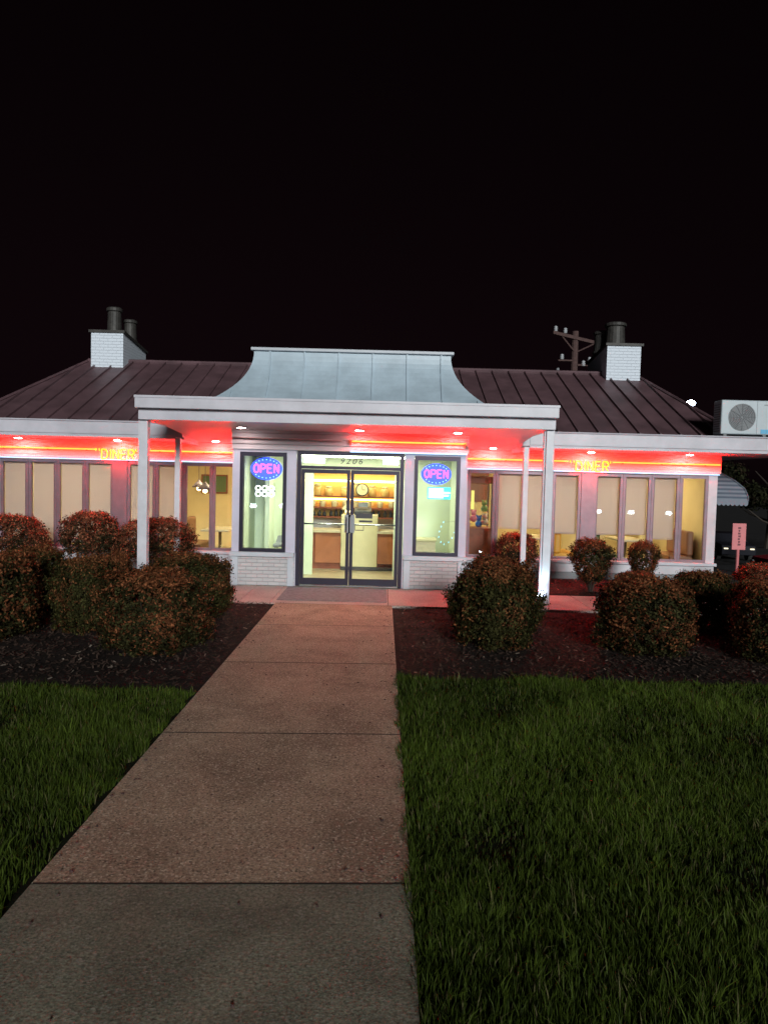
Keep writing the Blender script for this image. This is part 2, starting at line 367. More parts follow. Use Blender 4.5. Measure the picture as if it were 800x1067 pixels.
# ------------------------------------------------------------------ ground
def gz(x, y):
    t = min(max((y - 17.0) / 15.0, 0.0), 1.0); t = t*t*(3-2*t)
    return -0.035 - 1.92 * t
def ground():
    xs = sorted(set([-400, -150, -60, -30, -15, -10] + [0, 8, 12, 20, 30, 60, 150, 400])); ys = [-400, -150, -40, -10, 0, 17] + [17 + i for i in range(1, 16)] + [40, 60, 100, 200, 600]
    mb = MB(); n = len(ys)
    mb.add([(x, y, gz(x, y)) for x in xs for y in ys], [(i*n+j, (i+1)*n+j, (i+1)*n+j+1, i*n+j+1) for i in range(len(xs)-1) for j in range(n-1)])
    o = mb.build('ground', M['asphalt']); tag(o, kind='structure')
    mb = MB().add([(-40, -14, -.03), (40, -14, -.03), (40, 7.36 + 40*.011 - .4, -.03), (.2, 7.0, -.03), (-1.6, 6.4, -.03), (-40, 6.4, -.03)], [(0, 1, 2, 3, 4, 5)])
    tag(mb.build('lawn', M['soil']), kind='structure')
ground()
def bed(name, x0, x1, y0, y1, nx, ny, amp=0.03, z=-0.02):
    mb = MB(); vs = []
    for i in range(nx+1):
        for j in range(ny+1):
            x = x0 + (x1-x0)*i/nx; y = y0 + (y1-y0)*j/ny
            e = min(i, nx-i, j, ny-j, 3) / 3
            vs.append((x, y, z + amp*e*(0.6 + noise.noise(Vector((x*2.3, y*2.3, 1))) + .5*noise.noise(Vector((x*7, y*7, 4))))))
    mb.add(vs, [(i*(ny+1)+j, (i+1)*(ny+1)+j, (i+1)*(ny+1)+j+1, i*(ny+1)+j+1) for i in range(nx) for j in range(ny)])
    return tag(mb.build(name, M['mulch'], smooth=True), kind='structure')
bed('mulch_bed_left', -11, -1.62, 6.38, 10.9, 150, 80)
bed('mulch_bed_right', 0.18, 11, 6.98, 10.75, 150, 70)
bed('mulch_strip_left', -11, -2.75, 12.25, 14.55, 120, 30)
bed('mulch_strip_right', 1.55, 8.2, 12.25, 14.55, 100, 30)

# walk: slabs with slightly skewed joints
def slab(mb, ya, yb, x0=-1.62, x1=0.18, sk=0.042, z=0.0, th=0.1, gap=0.006):
    def yy(y, x): return y + (x + 0.7) * sk
    p = []
    for zz in (z - th, z): p += [(x0, yy(ya, x0) + gap, zz), (x1, yy(ya, x1) + gap, zz), (x1, yy(yb, x1) - gap, zz), (x0, yy(yb, x0) - gap, zz)]
    mb.hexa(p)
mb = MB()
for a, b in ((3.32, 5.33), (5.33, 7.4), (7.4, 9.32)): slab(mb, a, b)
mb.hexa([(-1.62, 9.310, -.1), (.18, 9.364, -.1), (.18, 10.88, -.1), (-1.62, 10.88, -.1), (-1.62, 9.310, 0), (.18, 9.364, 0), (.18, 10.88, 0), (-1.62, 10.88, 0)])
tag(mb.build('walkway', M['walk']), kind='structure')
mb = MB()
for a, b in ((1.3, 3.32), (-.7, 1.3), (-2.7, -.7), (-5.0, -2.7)): slab(mb, a, b)
tag(mb.build('walkway_near', M['oldwalk']), kind='structure')
mb = MB()
for yj in (-2.7, -.7, 1.3, 3.32, 5.33, 7.4, 9.32):
    yl, yr = yj - .9*.042, yj + .9*.042
    mb.hexa([(-1.615, yl-.007, -.09), (.175, yr-.007, -.09), (.175, yr+.007, -.09), (-1.615, yl+.007, -.09), (-1.615, yl-.007, .001), (.175, yr-.007, .001), (.175, yr+.007, .001), (-1.615, yl+.007, .001)])
mb.box(-1.615, .175, 10.878, 10.893, -.09, .001)
tag(mb.build('walkway_joints', M['joint']), kind='structure')
mb = MB()
xs = [-2.9, -2.2, -1.72, .12, 1.7, 3.3, 4.9, 6.5, 8.4]
for a, b in zip(xs[:-1], xs[1:]): mb.box(a + .005, b - .005, 10.89, 12.3 if (a < -3 or a > 1.6) else 12.58, -.1, 0.0)
tag(mb.build('pavement', M['apron'], bevel=0.006), kind='structure')
tag(MB().box(-1.64, .1, 11.12, 12.5, .002, .012).build('door_slab', M['mat'], bevel=0.004), kind='structure')

# ------------------------------------------------------------------ grass blades
def blades(regions):
    P = []
    for (x0, x1, y0, y1, dens, fn) in regions:
        n = int((x1-x0)*(y1-y0)*dens)
        p = np.column_stack([rng.uniform(x0, x1, n), rng.uniform(y0, y1, n)])
        P.append(p[fn(p[:, 0], p[:, 1])])
    p = np.concatenate(P); x, y = p[:, 0], p[:, 1]
    # clumps: thin out and change height by smooth noise
    f = (np.sin(x*5.1 + 1.3*np.sin(y*3.7)) + np.sin(y*6.3 + 1.7*np.sin(x*4.1+1)) + np.sin(x*13+y*7+2*np.sin(y*9)) * .7) / 2.7
    f2 = np.sin(x*2.1+1.1*np.sin(y*1.9)) * np.sin(y*2.6+.9*np.sin(x*2.3))
    f = np.clip(.6*f + .6*f2, -1, 1); keep = rng.uniform(0, 1, len(x)) < 0.60 + 0.40 * f
    p = p[keep]; x, y, f = x[keep], y[keep], f[keep]; n = len(x)
    f3 = np.sin(x*19+2*np.sin(y*11)) * np.sin(y*17+2*np.sin(x*13)); tuft = np.clip(f3, 0, 1)**2
    h = (0.038 + 0.045*rng.random(n)**1.8 + 0.026*f + .03*tuft) * (1 + (rng.random(n) < .03) * .8); w = rng.uniform(.0013, .0028, n) * (1 + .07 * y)
    az = rng.uniform(0, 2*np.pi, n); faz = rng.normal(0, .9, n); lean = np.abs(rng.normal(.30, .30, n)) * h
    la = 2.2*np.sin(x*3.1+y*2.3) + 2.5*np.sin(y*4.7-x*3.9) + rng.normal(0, 1.7, n)
    wx, wy = np.cos(faz)*w, np.sin(faz)*w; lx, ly = np.cos(la)*lean, np.sin(la)*lean
    z0 = -0.035
    V = np.empty((n, 5, 3))
    V[:, 0] = np.column_stack([x-wx, y-wy, np.full(n, z0)]); V[:, 1] = np.column_stack([x+wx, y+wy, np.full(n, z0)])
    V[:, 2] = np.column_stack([x+lx*.35+wx*.8, y+ly*.35+wy*.8, z0+h*.58]); V[:, 3] = np.column_stack([x+lx*.35-wx*.8, y+ly*.35-wy*.8, z0+h*.58])
    V[:, 4] = np.column_stack([x+lx, y+ly, z0+h*np.clip(1-.25*(lean/h)**2, .5, 1)])
    me = bpy.data.meshes.new('grass'); me.vertices.add(n*5); me.vertices.foreach_set('co', V.ravel())
    b = np.arange(n)[:, None]*5
    loops = np.concatenate([b + np.array([0, 1, 2, 3]), b + np.array([3, 2, 4])], axis=1).ravel()
    me.loops.add(n*7); me.loops.foreach_set('vertex_index', loops.astype(np.int32))
    me.polygons.add(n*2)
    st = np.column_stack([np.arange(n)*7, np.arange(n)*7+4]).ravel(); me.polygons.foreach_set('loop_start', st.astype(np.int32))
    me.update(calc_edges=True)
    g = rng.random(n); t = np.empty((n, 4)); t[:, 3] = 1
    br = np.clip(.66 + .30*f + .25*tuft + .15*np.sin(x*1.3+.7)*np.sin(y*1.7), .2, 1.5)
    t[:, 0] = (.034 + .044*g)*br; t[:, 1] = (.056 + .056*g)*br; t[:, 2] = (.007 + .006*g)*br
    dry = rng.random(n) < .05; t[dry, :3] = (.10, .09, .04)
    a = me.color_attributes.new('tone', 'FLOAT_COLOR', 'POINT'); a.data.foreach_set('color', np.repeat(t, 5, axis=0).ravel())
    me.materials.append(M['blade'])
    o = bpy.data.objects.new('grass', me); col.objects.link(o)
    tag(o, 'short dark green lawn grass on both sides of the walkway', 'grass', kind='stuff')
edgeR = lambda x, y: (y < 6.98 + .03*np.sin(x*9)) & (x > .165 + .02*np.sin(y*11))
edgeL = lambda x, y: (y < 6.4 + .03*np.sin(x*8)) & (x < -1.6 + .02*np.sin(y*13) - .06)
fr = lambda x, y: np.abs(x) < .58*y + .45
blades([(.15, 3.6, 2.0, 4.6, 16500, lambda x, y: edgeR(x, y) & fr(x, y)), (.15, 5.2, 4.6, 7.1, 11000, lambda x, y: edgeR(x, y) & fr(x, y)),
        (-4.2, -1.55, 2.6, 6.5, 11000, lambda x, y: edgeL(x, y) & fr(x, y)),
        (.15, 8, 1.0, 7.1, 1800, lambda x, y: edgeR(x, y) & ~fr(x, y)), (-8, -1.55, 1.0, 6.5, 1800, lambda x, y: edgeL(x, y) & ~fr(x, y))])

# mulch chips and debris
def chips(n):
    V = []; F = []; T = []
    for i in range(n):
        if random.random() < .42: x, y = random.uniform(-7, -1.66), random.uniform(6.45, 10.85)
        elif random.random() < .8: x, y = random.uniform(.22, 7.5), random.uniform(7.05, 10.7)
        else: x, y = (random.uniform(2, 7.5), random.uniform(12.4, 14.4))
        z = -.012 + .03*(0.5 + noise.noise(Vector((x*2.3, y*2.3, 1)))) + random.uniform(0, .012)
        L, W = random.uniform(.008, .03), random.uniform(.004, .011); a = random.uniform(0, 6.3); tl = random.uniform(-.5, .5)
        dx, dy, dz = math.cos(a)*L, math.sin(a)*L, tl*L; ex, ey = -math.sin(a)*W, math.cos(a)*W
        o = len(V)
        V += [(x-dx-ex, y-dy-ey, z-dz), (x+dx-ex, y+dy-ey, z+dz), (x+dx+ex, y+dy+ey, z+dz+.004), (x-dx+ex, y-dy+ey, z-dz+.004)]
        F.append((o, o+1, o+2, o+3))
        g = random.random(); c = (.03+.045*g, .018+.03*g, .015+.022*g) if g < .975 else (.2, .16, .13); T += [(*c, 1)]*4
    me = bpy.data.meshes.new('mulch_chips'); me.from_pydata(V, [], F); a = me.color_attributes.new('tone', 'FLOAT_COLOR', 'POINT')
    a.data.foreach_set('color', np.array(T).ravel()); me.materials.append(M['chip'])
    o = bpy.data.objects.new('mulch_chips', me); col.objects.link(o)
    tag(o, 'dark shredded bark mulch scattered over the planting beds', 'mulch', kind='stuff')
chips(26000)
mb = MB()
for i in range(170):
    y = random.uniform(2.2, 10.9)**1.0; x = random.uniform(-1.6, .16) if random.random() < .45 else random.choice((-1.6+abs(random.gauss(0, .09)), .16-abs(random.gauss(0, .09))))
    r_ = random.uniform(.004, .012); a = random.uniform(0, 6.3)
    mb.add([(x+r_*math.cos(a+k*1.57)*(1 if k % 2 else 1.7), y+r_*math.sin(a+k*1.57)*(1 if k % 2 else 1.7), .0045+(.004 if k == 1 else 0)) for k in range(4)] + [(x, y, .0125)], [(0, 1, 4), (1, 2, 4), (2, 3, 4), (3, 0, 4)])
tag(mb.build('walkway_litter', M['polewood']), 'small scattered bark crumbs and dead leaves lying on the walkway', 'litter', kind='stuff')

# ------------------------------------------------------------------ the diner
C = -0.6                        # centre line of the building
YW, YV, YE, YC = 14.7, 12.6, 13.4, 11.2   # wing wall, vestibule front, wing eave, canopy front
def X(r): return C + r
D = thing('diner_building', (C, YW, 0), 'low white diner with red neon eaves, brown metal roof and glass entrance', 'diner')

# outer walls
mb = MB()
for s in (-1, 1):
    xa, xb = sorted((X(s*2.0), X(s*7.5)))
    mb.box(xa, xb, YW, YW+.16, 0.12, .36)                               # low wall under the windows
    mb.box(*sorted((X(s*7.32), X(s*7.5))), YW, YW+.16, .36, 2.2)        # corner pier
    mb.box(*sorted((X(s*2.0), X(s*2.34))), YW, YW+.16, .36, 2.2)
    mb.box(*sorted((X(s*7.34), X(s*7.5))), YW+.16, 21.0, .0, 2.62)      # side wall
    mb.box(xa, xb, YW, YW+.16, 2.2, 2.62)
mb.box(X(-7.5), X(7.5), 21.0, 21.16, 0, 2.62)
mb.build('wall', M['white'], D)
mb = MB()
for s in (-1, 1): mb.box(*sorted((X(s*2.0), X(s*7.47))), YW+.02, YW+.14, -.03, .12)
mb.build('plinth', M['grille'], D)
mb = MB()
for s in (-1, 1):
    mb.box(*sorted((X(s*2.08), X(s*7.54))), YW-.05, YW-.002, 2.235, 2.60)
mb.build('fascia_board', M['redwall'], D)
mb = MB()
for s in (-1, 1): mb.box(*sorted((X(s*4.69), X(s*4.97))), YW-.015, YW+.14, .36, 2.2)
mb.build('pier', M['bronze'], D)
mb = MB()
for s in (-1, 1): mb.box(*sorted((X(s*2.08), X(s*7.53))), YW-.07, YW-.003, .31, .372)
mb.build('sill', M['trimblue'], D, bevel=.006)
# wing windows
SH = {(-1, 0): None, (-1, 1): None}   # blind bottoms by (side, index from the vestibule outwards)
low = {-1: [None, None, .52, .50, .50, .46, .50, .45], 1: [None, .99, .99, .93, .90, .93, .86, None]}
for s in (-1, 1):
    for k in range(8):
        a = 2.345 + k*.5875 if k < 4 else 4.975 + (k-4)*.5875
        x0, x1 = sorted((X(s*a), X(s*(a+.58))))
        f = MB()
        f.box(x0, x0+.045, YW+.01, YW+.1, .375, 2.19); f.box(x1-.045, x1, YW+.01, YW+.1, .375, 2.19)
        f.box(x0+.045, x1-.045, YW+.01, YW+.1, 2.12, 2.19); f.box(x0+.045, x1-.045, YW+.01, YW+.1, .375, .43)
        f.box(x0+.05, x0+.06, YW+.003, YW+.03, .44, 2.11); f.box(x1-.06, x1-.05, YW+.003, YW+.03, .44, 2.11)
        w = f.build('window', M['bronze'], D)
        MB().box(x0+.046, x1-.046, YW+.05, YW+.056, .431, 2.119).build('pane', M['glass'], w)
        zb = low[s][k]
        if zb:
            zb += random.uniform(-.02, .02)
            vs = []; n = 6
            for i in range(n+1):
                t = i/n; zz = zb + .02*math.sin(t*3.1 + k) + .012*(t-.5)*(-1)**k
                for z in (zz, 2.10): vs.append((x0+.05+(x1-x0-.1)*t, YW+.115+.006*math.sin(t*6), z))
            bm_ = MB().add(vs, [(2*i, 2*i+2, 2*i+3, 2*i+1) for i in range(n)])
            bm_.box(x0+.05, x1-.05, YW+.108, YW+.124, zb-.012, zb+.012)
            bm_.tube([(x0+.05, YW+.125, 2.11), (x1-.05, YW+.125, 2.11)], .022, 8)
            b_ = bm_.build('roller_blind', M['blind'], w)

# vestibule
HV = 2.075
mb = MB()
zt = 2.42
for a, b in ((-HV, -1.945), (-1.115, -.945), (.975, 1.14), (1.955, HV)): mb.box(X(a), X(b), YV, YV+.14, .60, zt)
for a, b in ((-1.945, -1.115), (1.14, 1.955)): mb.box(X(a), X(b), YV, YV+.14, 2.375, zt)
mb.box(X(-.945), X(-.93), YV, YV+.14, 0, .6); mb.box(X(.96), X(.975), YV, YV+.14, 0, .6)
for s in (-1, 1): mb.box(*sorted((X(s*HV), X(s*(HV-.14)))), YV+.14, YW, 0.0, 2.62)
mb.build('vestibule_wall', M['wall'], D)
mb = MB()
for s in (-1, 1): mb.box(*sorted((X(s*HV), X(s*(.945 if s < 0 else .975)))), YV+.012, YV+.15, 0, .52)
mb.build('brick_base', M['brick'], D)
mb = MB()
for s in (-1, 1):
    a = .945 if s < 0 else .975
    mb.box(*sorted((X(s*(HV+.03)), X(s*(a+.01)))), YV-.06, YV+.16, .52, .60)
    mb.box(*sorted((X(s*(HV+.012)), X(s*(HV-.12)))), YV-.02, YV+.011, 0, .52)
    mb.box(*sorted((X(s*(a+.13)), X(s*(a+.015)))), YV-.02, YV+.011, 0, .52)
mb.build('ledge', M['trimblue'], D, bevel=.006)
mb = MB()
for i in range(4):      # clapboards over the doors
    z0 = 2.422 + i*.098
    mb.hexa([(X(-HV-.02), YV-.034, z0), (X(HV+.02), YV-.034, z0), (X(HV+.02), YV+.14, z0), (X(-HV-.02), YV+.14, z0),
             (X(-HV-.02), YV-.014, z0+.096), (X(HV+.02), YV-.014, z0+.096), (X(HV+.02), YV+.14, z0+.096), (X(-HV-.02), YV+.14, z0+.096)])
mb.build('clapboard', M['siding'], D)
for a, b in ((-1.94, -1.12), (1.145, 1.95)):
    x0, x1 = X(a), X(b); f = MB()
    f.box(x0, x0+.06, YV-.02, YV+.1, .605, 2.37); f.box(x1-.06, x1, YV-.02, YV+.1, .605, 2.37)
    f.box(x0+.06, x1-.06, YV-.02, YV+.1, 2.30, 2.37); f.box(x0+.06, x1-.06, YV-.02, YV+.1, .605, .665)
    w = f.build('window', M['darkframe'], D)
    MB().box(x0+.061, x1-.061, YV+.04, YV+.046, .666, 2.299).build('pane', M['glass'], w)
# door frame, transom, doors
x0, x1 = X(-.93), X(.96)
f = MB(); f.box(x0, x0+.07, YV-.01, YV+.12, 0.012, 2.415); f.box(x1-.07, x1, YV-.01, YV+.12, 0.012, 2.415)
f.box(x0+.07, x1-.07, YV-.01, YV+.12, 2.345, 2.415); f.box(x0+.07, x1-.07, YV-.01, YV+.12, 2.10, 2.155)
df = f.build('door_frame', M['darkframe'], D)
MB().box(x0+.071, x1-.071, YV+.03, YV+.036, 2.156, 2.344).build('transom_pane', M['glass'], df)
MB().box(x0+.07, x1-.07, YV-.02, YV+.12, 0.012, .03).build('threshold', M['steel'], df)
xm = (x0+x1)/2
for s, xa, xb in ((-1, x0+.075, xm-.004), (1, xm+.004, x1-.075)):
    f = MB(); f.box(xa, xa+.06, YV+.02, YV+.07, .035, 2.095); f.box(xb-.06, xb, YV+.02, YV+.07, .035, 2.095)
    f.box(xa+.06, xb-.06, YV+.02, YV+.07, 2.025, 2.095); f.box(xa+.06, xb-.06, YV+.02, YV+.07, .035, .155)
    d_ = f.build('door', M['darkframe'], D)
    MB().box(xa+.061, xb-.061, YV+.042, YV+.048, .156, 2.024).build('pane', M['glass'], d_)
    MB().tube([(xa+.05, YV+.10, 1.12), (xb-.05, YV+.10, 1.12)], .014, 8).build('push_bar', M['steel'], d_, smooth=True)
    hx = xb-.03 if s < 0 else xa+.03
    MB().box(hx-.055, hx+.055, YV+.012, YV+.019, .98, 1.30).tube([(hx-.02, YV-.0, .98), (hx-.02, YV-.045, 1.0), (hx-.02, YV-.045, 1.24), (hx-.02, YV, 1.26)], .012, 8)\
        .build('handle', M['steel'] if s < 0 else M['grey'], d_)
    if s > 0:
        MB().box(xa+.1, xa+.40, YV+.034, YV+.0415, 1.24, 1.33).box(xa+.16, xa+.40, YV+.034, YV+.0415, 1.17, 1.205).build('notice', M['dark'], d_)
        f = MB(); f.box(xa+.09, xa+.25, YV+.034, YV+.0415, 1.02, 1.035).box(xa+.09, xa+.25, YV+.034, YV+.0415, 1.11, 1.125).box(xa+.09, xa+.10, YV+.034, YV+.0415, 1.036, 1.109).box(xa+.24, xa+.25, YV+.034, YV+.0415, 1.036, 1.109)
        f.build('sticker', M['dark'], d_)
# street number on the transom
cu = bpy.data.curves.new('street_number', 'FONT'); cu.body = '9206'; cu.size = .15; cu.extrude = .004; cu.shear = .3; cu.space_character = 1.45; cu.align_x = 'CENTER'
tmp = bpy.data.objects.new('tmp', cu); me = bpy.data.meshes.new_from_object(tmp); bpy.data.objects.remove(tmp)
me.transform(Matrix.Translation(Vector((xm-.0, YV+.022, 2.20)) - Vector(D['_o'])) @ Matrix.Rotation(R(90), 4, 'X'))
me.materials.clear(); me.materials.append(M['dark'])
sn = bpy.data.objects.new('street_number', me); col.objects.link(sn); sn.parent = df; sn['_o'] = D['_o']

# wing eaves (flat slab with gutter)
mb = MB()
for s in (-1, 1):
    a, b = sorted((X(s*3.33), X(s*8.75)))
    mb.box(a, b, YE, YE+.10, 2.66, 2.92)                      # gutter face
    mb.box(a, b, YE+.015, YE+.12, 2.60, 2.66)
    mb.box(*sorted((X(s*8.65), X(s*8.75))), YE+.10, 21.6, 2.60, 2.92)
mb.box(X(-8.65), X(8.65), 21.6, 21.7, 2.6, 2.92)
mb.build('eave_fascia', M['fascia'], D, bevel=.008)
mb = MB()
for s in (-1, 1):
    a, b = sorted((X(s*3.33), X(s*8.75)))
    mb.tube([(a, YE-.012, 2.905), (b, YE-.012, 2.905)], .016, 6)
    mb.box(a, b, YE-.006, YE-.001, 2.665, 2.685)
mb.build('gutter_lip', M['fascia'], D)
mb = MB()
for s in (-1, 1):
    mb.box(*sorted((X(s*3.195), X(s*8.65))), YE+.12, YW+.0, 2.605, 2.64)
    mb.box(*sorted((X(s*7.5), X(s*8.65))), YW+.0, 21.6, 2.605, 2.64)
mb.build('soffit', M['soffit'], D)
mb = MB().box(X(-8.65), X(8.65), YE+.101, 21.6, 2.86, 2.91)
mb.build('roof_deck', M['grille'], D)
mb = MB()
for s in (-1, 1): mb.box(*sorted((X(s*3.22), X(s*3.28))), YE-.02, YW-.06, 2.545, 2.603)
mb.build('soffit_trim', M['fascia'], D)

# main hip roof with standing seams
Yf, Yr, zE, zR = 13.76, 17.4, 2.915, 4.62
hx0, hx1 = 7.55, 6.62
mb = MB()
yb = 21.05
mb.add([(X(-hx0), Yf, zE), (X(hx0), Yf, zE), (X(hx0), yb, zE), (X(-hx0), yb, zE), (X(-hx1), Yr, zR), (X(hx1), Yr, zR)],
       [(0, 1, 5, 4), (1, 2, 5), (2, 3, 4, 5), (3, 0, 4), (0, 3, 2, 1)])
sl = (zR-zE)/(Yr-Yf); k = -18
nrm = Vector((0, -sl, 1)).normalized()
for k in range(-19, 20):
    r = k*.395
    if abs(r) > hx0-.05: continue
    t = 1.0 if abs(r) <= hx1 else (hx0-abs(r))/(hx0-hx1)
    y1 = Yf + (Yr-Yf)*t; z1 = zE + (zR-zE)*t
    x = X(r); h = .05
    mb.hexa([(x-.014, Yf+.01, zE), (x+.014, Yf+.01, zE), (x+.014, y1, z1), (x-.014, y1, z1),
             (x-.011, Yf+.01-nrm.y*0, zE+h), (x+.011, Yf+.01, zE+h), (x+.011, y1, z1+h), (x-.011, y1, z1+h)])
roof = mb.build('roof', M['roof'], D)
mb = MB(); mb.tube([(X(-hx1), Yr, zR+.02), (X(hx1), Yr, zR+.02)], .055, 8)
for s in (-1, 1): mb.tube([(X(s*hx0), Yf, zE+.02), (X(s*hx1), Yr, zR+.02)], .035, 6)
mb.build('ridge_cap', M['roof'], roof)
# chimney housings
for s in (-1, 1):
    a, b = ((X(-6.40), X(-5.64)) if s < 0 else (X(5.82), X(6.62))); ya, yb_ = 17.0, 18.6; zb = 4.2
    ch = MB().hexa([(a, ya, zb), (b, ya, zb), (b, yb_, zb), (a, yb_, zb), (a, ya, 5.240), (b, ya, 5.240), (b, yb_, 5.040), (a, yb_, 5.040)]).build('chimney', M['whitebrick'], roof)
    e = .045
    MB().hexa([(a-e, ya-e, 5.242), (b+e, ya-e, 5.242), (b+e, yb_+e, 5.042), (a-e, yb_+e, 5.042), (a-e, ya-e, 5.300), (b+e, ya-e, 5.300), (b+e, yb_+e, 5.100), (a-e, yb_+e, 5.100)]).build('chimney_cap', M['flue'], roof)
    if s < 0: pots = [(-5.98, 17.35, .17, .62), (-5.80, 17.9, .16, .52)]
    else: pots = [(6.12, 17.4, .235, .58), (5.92, 17.85, .18, .52)]
    for px, py, rr, hh in pots:
        z0 = 5.30-.2*(py-17)/1.6
        MB().lathe((X(px), py, z0), [(rr*1.15, 0), (rr*1.1, .05), (rr, .06), (rr*.9, hh*.85), (rr*.86, hh*.88), (rr*1.08, hh*.9), (rr*1.1, hh), (rr*.85, hh+.03), (rr*.8, hh)], 18).build('flue_pot', M['flue'], roof, smooth=False)

# canopy over the entrance
HC = 3.33
mb = MB().box(X(-HC), X(HC), YC, YC+.12, 2.975, 3.17)
mb.box(X(-HC), X(-HC+.1), YC+.12, YE+.3, 2.975, 3.17).box(X(HC-.1), X(HC), YC+.12, YE+.3, 2.975, 3.17)
mb.build('canopy_fascia', M['fascia'], D, bevel=.01)
mb = MB().box(X(-HC+.02), X(HC-.02), YC+.121, YC+.34, 2.80, 2.973)
for s in (-1, 1): mb.box(*sorted((X(s*(HC-.14)), X(s*(HC-.02)))), YC+.34, YE, 2.80, 2.973)
mb.build('canopy_beam', M['fascia'], D, bevel=.006)
for s in (-1, 1): MB().box(*sorted((X(s*3.197), X(s*3.327))), YE+.001, YW-.002, 2.642, 2.972).build('eave_return', M['fascia'], D)
mb = MB(); za, zb_ = 2.83, 2.607
def cz(y): return za + (zb_-za)*(y-YC-.34)/(YW-YC-.34)
mb.hexa([(X(-HC+.14), YC+.341, za), (X(HC-.14), YC+.341, za), (X(HC-.14), YW-.001, zb_), (X(-HC+.14), YW-.001, zb_),
         (X(-HC+.14), YC+.341, za+.03), (X(HC-.14), YC+.341, za+.03), (X(HC-.14), YW-.001, zb_+.03), (X(-HC+.14), YW-.001, zb_+.03)])
mb.build('canopy_ceiling', M['soffit'], D)
MB().box(X(-HC+.1), X(HC-.1), YC+.12, YE+.3, 3.12, 3.15).build('canopy_deck', M['grille'], D)
MB().box(X(-HC-.006), X(HC+.006), YC-.012, YC-.001, 3.135, 3.172).build('drip_edge', M['fascia'], D)
for s in (-1, 1):
    for (y, w, zt_) in ((11.46, .066, 2.80), (13.33, .05, 2.62)):
        f = MB().box(X(s*3.25)-w, X(s*3.25)+w, y-w, y+w, .0, zt_)
        f.box(X(s*3.25)-w-.012, X(s*3.25)+w+.012, y-w-.012, y+w+.012, 0.002, .07)
        if w > .06: f.box(X(s*3.25)-w-.03, X(s*3.25)-w-.002, y-.035, y+.035, .1, 2.79)
        p_ = f.build('canopy_post', M['post'], D, bevel=.008)
# flared roof over the entrance
def flare():
    mb = MB(); n = 12; xb, xt = 2.43, 1.73; y0b, y0t = 11.9, 12.62; y1 = 14.4; zb, zt = 3.15, 4.15
    prof = []
    for i in range(n+1):
        t = i/n; prof.append((1-(1-t)**2.1*1.0, t))      # inset fraction, height fraction (concave)
    rings = []
    for ins, hf in [(p[0], p[1]) for p in prof]:
        # concave flare: quick inset low down, steep at the top
        xx = xb + (xt-xb)*ins; yy = y0b + (y0t-y0b)*ins; z = zb + (zt-zb)*hf
        rings.append([(X(-xx), yy, z), (X(xx), yy, z), (X(xx), y1+.7*(1-ins)*0.3, z), (X(-xx), y1+.7*(1-ins)*.3, z)])
    vs = [p for r_ in rings for p in r_]; fs = []
    for i in range(n):
        for k in range(4): k2 = (k+1) % 4; fs.append((i*4+k, i*4+k2, (i+1)*4+k2, (i+1)*4+k))
    fs.append((n*4, n*4+1, n*4+2, n*4+3)); mb.add(vs, fs)
    for j in range(-4, 4):     # seams, front: straight up the slope, cut off by the hips
        xa = C + .06 + .3 + j*.6
        for i in range(n):
            a, b = rings[i], rings[i+1]
            if not (b[0][0] < xa < b[1][0]): continue
            w = .011
            mb.hexa([(xa-w, a[0][1]-.035, a[0][2]), (xa+w, a[0][1]-.035, a[0][2]), (xa+w, a[0][1]+.01, a[0][2]), (xa-w, a[0][1]+.01, a[0][2]),
                     (xa-w, b[0][1]-.035, b[0][2]), (xa+w, b[0][1]-.035, b[0][2]), (xa+w, b[0][1]+.01, b[0][2]), (xa-w, b[0][1]+.01, b[0][2])])
    o = mb.build('flared_roof', M['mansard'], D)
    MB().box(X(-xt-.05), X(xt+.05), y0t-.06, y1, zt+.002, zt+.055).build('flared_roof_cap', M['trimblue'], o, bevel=.01)
flare()

# lights built into the eaves
def downlight(x, y, z, on=True):
    t = MB().lathe((x, y, z-.018), [(.085, .016), (.095, .004), (.09, 0), (.07, .0), (.068, .01)], 18).build('downlight', M['white'], D, smooth=True)
    MB().lathe((x, y, z-.021), [(.066, .006), (.066, .001), (.03, -.006)], 16).build('lens', M['down'] if on else M['grey'], t)
for r_ in (-6.74, -4.75, -2.78, 2.78, 4.75, 6.73): downlight(X(r_), 14.3, 2.605 if abs(r_) > 3 else cz(14.3))
for r_, on in ((.17, True), (1.85, True), (-1.85, True)): downlight(X(r_), 12.2, cz(12.2), on)
def nt_tube(pts, mat, name='neon_tube'): MB().tube(pts, .0125, 8).build(name, mat, D, smooth=True)
YN = YW-.10
for s in (-1, 1):
    for a, b in ((2.1, 4.38), (5.28, 7.5)):
        nt_tube([(X(s*a), YN, 2.41), (X(s*b), YN, 2.41)], M['neon'])
    mb = MB()
    for r_ in (2.3, 3.1, 4.0, 5.5, 6.3, 7.2): mb.box(X(s*r_)-.01, X(s*r_)+.01, YN+.012, YW-.051, 2.385, 2.40)
    mb.build('tube_clip', M['dark'], D)
    MB().box(*sorted((X(s*2.1), X(s*7.5))), YW-.085, YW-.052, 2.195, 2.222).build('led_strip', M['led'], D)
nt_tube([(X(.02), YV-.07, 2.60), (X(2.04), YV-.07, 2.60)], M['neon'])
nt_tube([(X(-2.06), YV-.07, 2.62), (X(-.15), YV-.07, 2.60)], M['neonoff'])
MB().box(X(-.03), X(.03), YV-.09, YV-.036, 2.565, 2.615).box(X(2.0), X(2.05), YV-.09, YV-.036, 2.55, 2.60).build('tube_holder', M['wallred'], D)
MB().box(X(.0), X(2.06), YV-.075, YV-.04, 2.405, 2.43).build('led_strip', M['led'], D)
